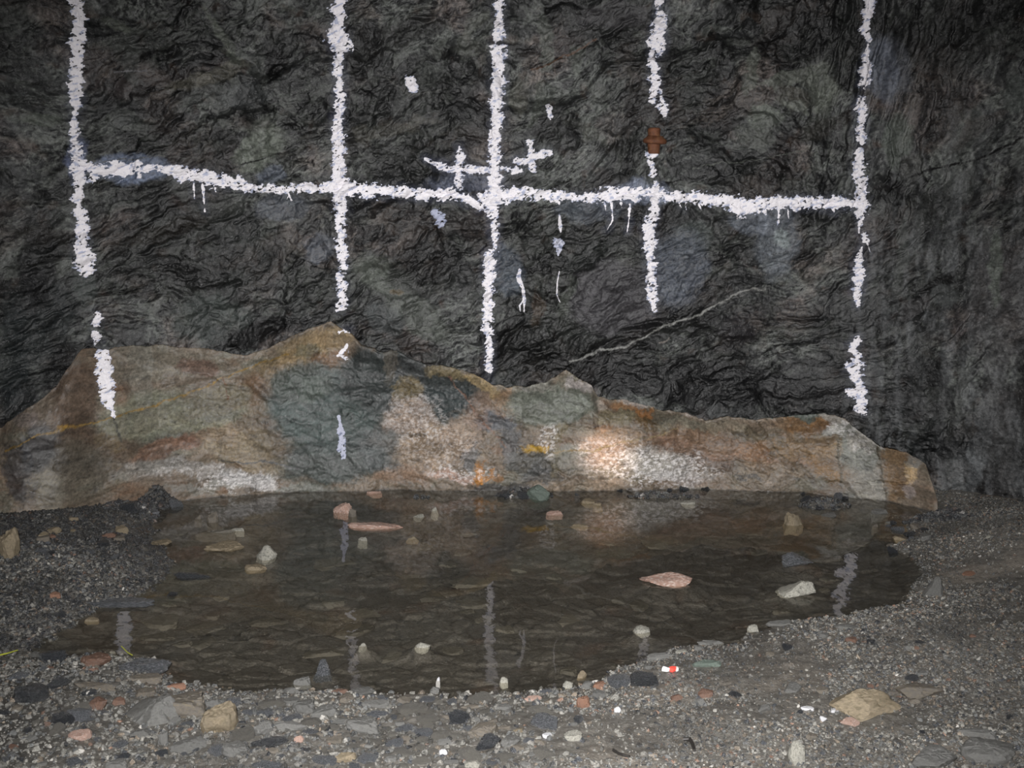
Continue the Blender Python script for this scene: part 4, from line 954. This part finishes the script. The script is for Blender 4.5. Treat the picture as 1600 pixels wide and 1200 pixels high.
gravel('right_gravel', 42000, (.1, 2.1, 2.7, 5.2), (.005, .018), PAL, [34,26,14,13,14,3,1.5], 'fine grey and brown gravel covering the right bank', 2, dens=lambda x, y, a, b: sstep(780, 1050, a))
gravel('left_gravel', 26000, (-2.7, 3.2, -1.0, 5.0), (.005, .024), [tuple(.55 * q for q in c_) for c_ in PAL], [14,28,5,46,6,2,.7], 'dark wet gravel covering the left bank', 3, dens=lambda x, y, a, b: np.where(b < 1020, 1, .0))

gravel('foot_gravel', 9000, (-2.15, 4.5, 2.2, 5.25), (.008, .040), [(.02,.021,.023),(.035,.037,.04),(.06,.062,.06),(.10,.08,.07),(.2,.19,.18)], [50,28,12,6,2], 'dark wet rubble gravel heaped along the foot of the ledge', 4, dens=lambda x, y, a, b: np.where((y > np.interp(x, Fx, Fy) - .34) & (gz(x, y) > -.004), 1, .0))

# ------------------------------------------------------------------ rusty rock bolt in the face, stalks and scraps
def lathe(name, prof, loc, axis, mat, parent=None, seg=28):
    V = []; F = []
    for (r_, h_) in prof:
        for k in range(seg):
            a_ = 2 * math.pi * k / seg; V.append((r_ * math.cos(a_), r_ * math.sin(a_), h_))
    for i in range(len(prof) - 1):
        for k in range(seg):
            F.append((i * seg + k, i * seg + (k + 1) % seg, (i + 1) * seg + (k + 1) % seg, (i + 1) * seg + k))
    me = bpy.data.meshes.new(name); me.from_pydata(V, [], F + [tuple(range(seg))[::-1], tuple(range((len(prof) - 1) * seg, len(prof) * seg))])
    me.materials.append(mat); me.polygons.foreach_set('use_smooth', [len(p.vertices) == 4 for p in me.polygons])
    o = bpy.data.objects.new(name, me); COL.objects.link(o); o.location = loc; o.rotation_euler = axis
    if parent: o.parent = parent
    return o
def wall_point(px_, py_):
    k = np.argmin((WPX - px_) ** 2 + (WPY - py_) ** 2); return PW.reshape(-1, 3)[k]
M_rust = rock_mat('rusty_steel', .6, .3, .5, 60, .4, 40, False, (.13, .052, .026), speck=((.20, .10, .045), 30, .6))
bp_ = wall_point(1021, 218)
root = bpy.data.objects.new('rock_bolt', None); COL.objects.link(root); root.location = (bp_[0], bp_[1] - 0.01, bp_[2])
tag(root, 'rusty brown rock bolt with a flanged collar in the fourth paint line', 'rock bolt')
lathe('shaft', [(.030,-.075),(.033,-.07),(.034,-.03),(.032,0.0),(.033,.04),(.035,.052),(.028,.06)], (0, 0, 0), (0, 0, 0), M_rust, root)
lathe('collar', [(.040,-.020),(.060,-.016),(.064,-.006),(.062,.004),(.050,.012),(.040,.024)], (0.006, 0, -.004), (math.radians(4), math.radians(3), 0), M_rust, root)

M_stalk = plain_mat('yellow_green_stalk', (.32, .34, .04), .5)
M_twig = plain_mat('dark_twig', (.02, .018, .016), .5)
def tube(name, pts, r0, r1, mat, label, cat):
    pts = [Vector(p) for p in pts]; V = []; F = []; n = 8
    for i, p in enumerate(pts):
        t_ = (pts[min(i + 1, len(pts) - 1)] - pts[max(i - 1, 0)]).normalized(); u_ = t_.cross(Vector((0, 0, 1))).normalized(); v_ = t_.cross(u_)
        r_ = r0 + (r1 - r0) * i / (len(pts) - 1)
        for k in range(n):
            a_ = 2 * math.pi * k / n; V.append(tuple(p + u_ * r_ * math.cos(a_) + v_ * r_ * math.sin(a_)))
    for i in range(len(pts) - 1):
        for k in range(n): F.append((i * n + k, i * n + (k + 1) % n, (i + 1) * n + (k + 1) % n, (i + 1) * n + k))
    F += [tuple(range(n)), tuple(range((len(pts) - 1) * n, len(pts) * n))]
    me = bpy.data.meshes.new(name); me.from_pydata(V, [], F); me.materials.append(mat)
    o = bpy.data.objects.new(name, me); COL.objects.link(o)
    return tag(o, label, cat)
def gpts(lst, lift):
    out = []
    for (a_, b_) in lst:
        p = hit(a_, b_, True); out.append((p[0], p[1], p[2] + lift))
    return out
tube('grass_stalk', gpts([(-30,1036),(-5,1030),(12,1026),(28,1021)], .012), .0035, .002, M_stalk, 'yellow green stalk lying on the left bank at the picture edge', 'grass stalk')
tube('grass_stalk', gpts([(190,1014),(195,1019),(200,1024),(207,1028)], .010), .0018, .0016, M_stalk, 'thin curved yellow green stalk by the dark glistening stone', 'grass stalk')
tube('twig', gpts([(958,1176),(966,1181),(974,1184),(984,1186)], .008), .004, .003, M_twig, 'short black twig on the mud at the bottom of the picture', 'twig')
tube('twig', gpts([(1068,1160),(1078,1160),(1082,1168),(1085,1178)], .010), .006, .004, M_twig, 'bent black twig right of the short one', 'twig')

# crumpled scrap with a white and a red end
sp_ = hit(1047, 1050, True)
root = bpy.data.objects.new('litter_scrap', None); COL.objects.link(root); root.location = (sp_[0], sp_[1], sp_[2] + .008)
tag(root, 'small crumpled red and white scrap on the near shore', 'litter')
Vs, Fs = ico(3)
for nm, dx, mat, sx in (('white_end', -.013, plain_mat('white_scrap', (.85, .85, .88), .4), .015), ('red_end', .009, plain_mat('red_scrap', (.72, .07, .05), .4), .014), ('white_tip', .022, plain_mat('white_tip', (.7, .7, .66), .4), .005)):
    q = rock_shape(Vs, 77 + int(dx * 1000), rough=.06) * np.array([sx, .009, .008])
    me = bpy.data.meshes.new(nm); me.from_pydata(q.tolist(), [], Fs.tolist()); me.materials.append(mat)
    o = bpy.data.objects.new(nm, me); COL.objects.link(o); o.parent = root; o.location = (dx, 0, .002)
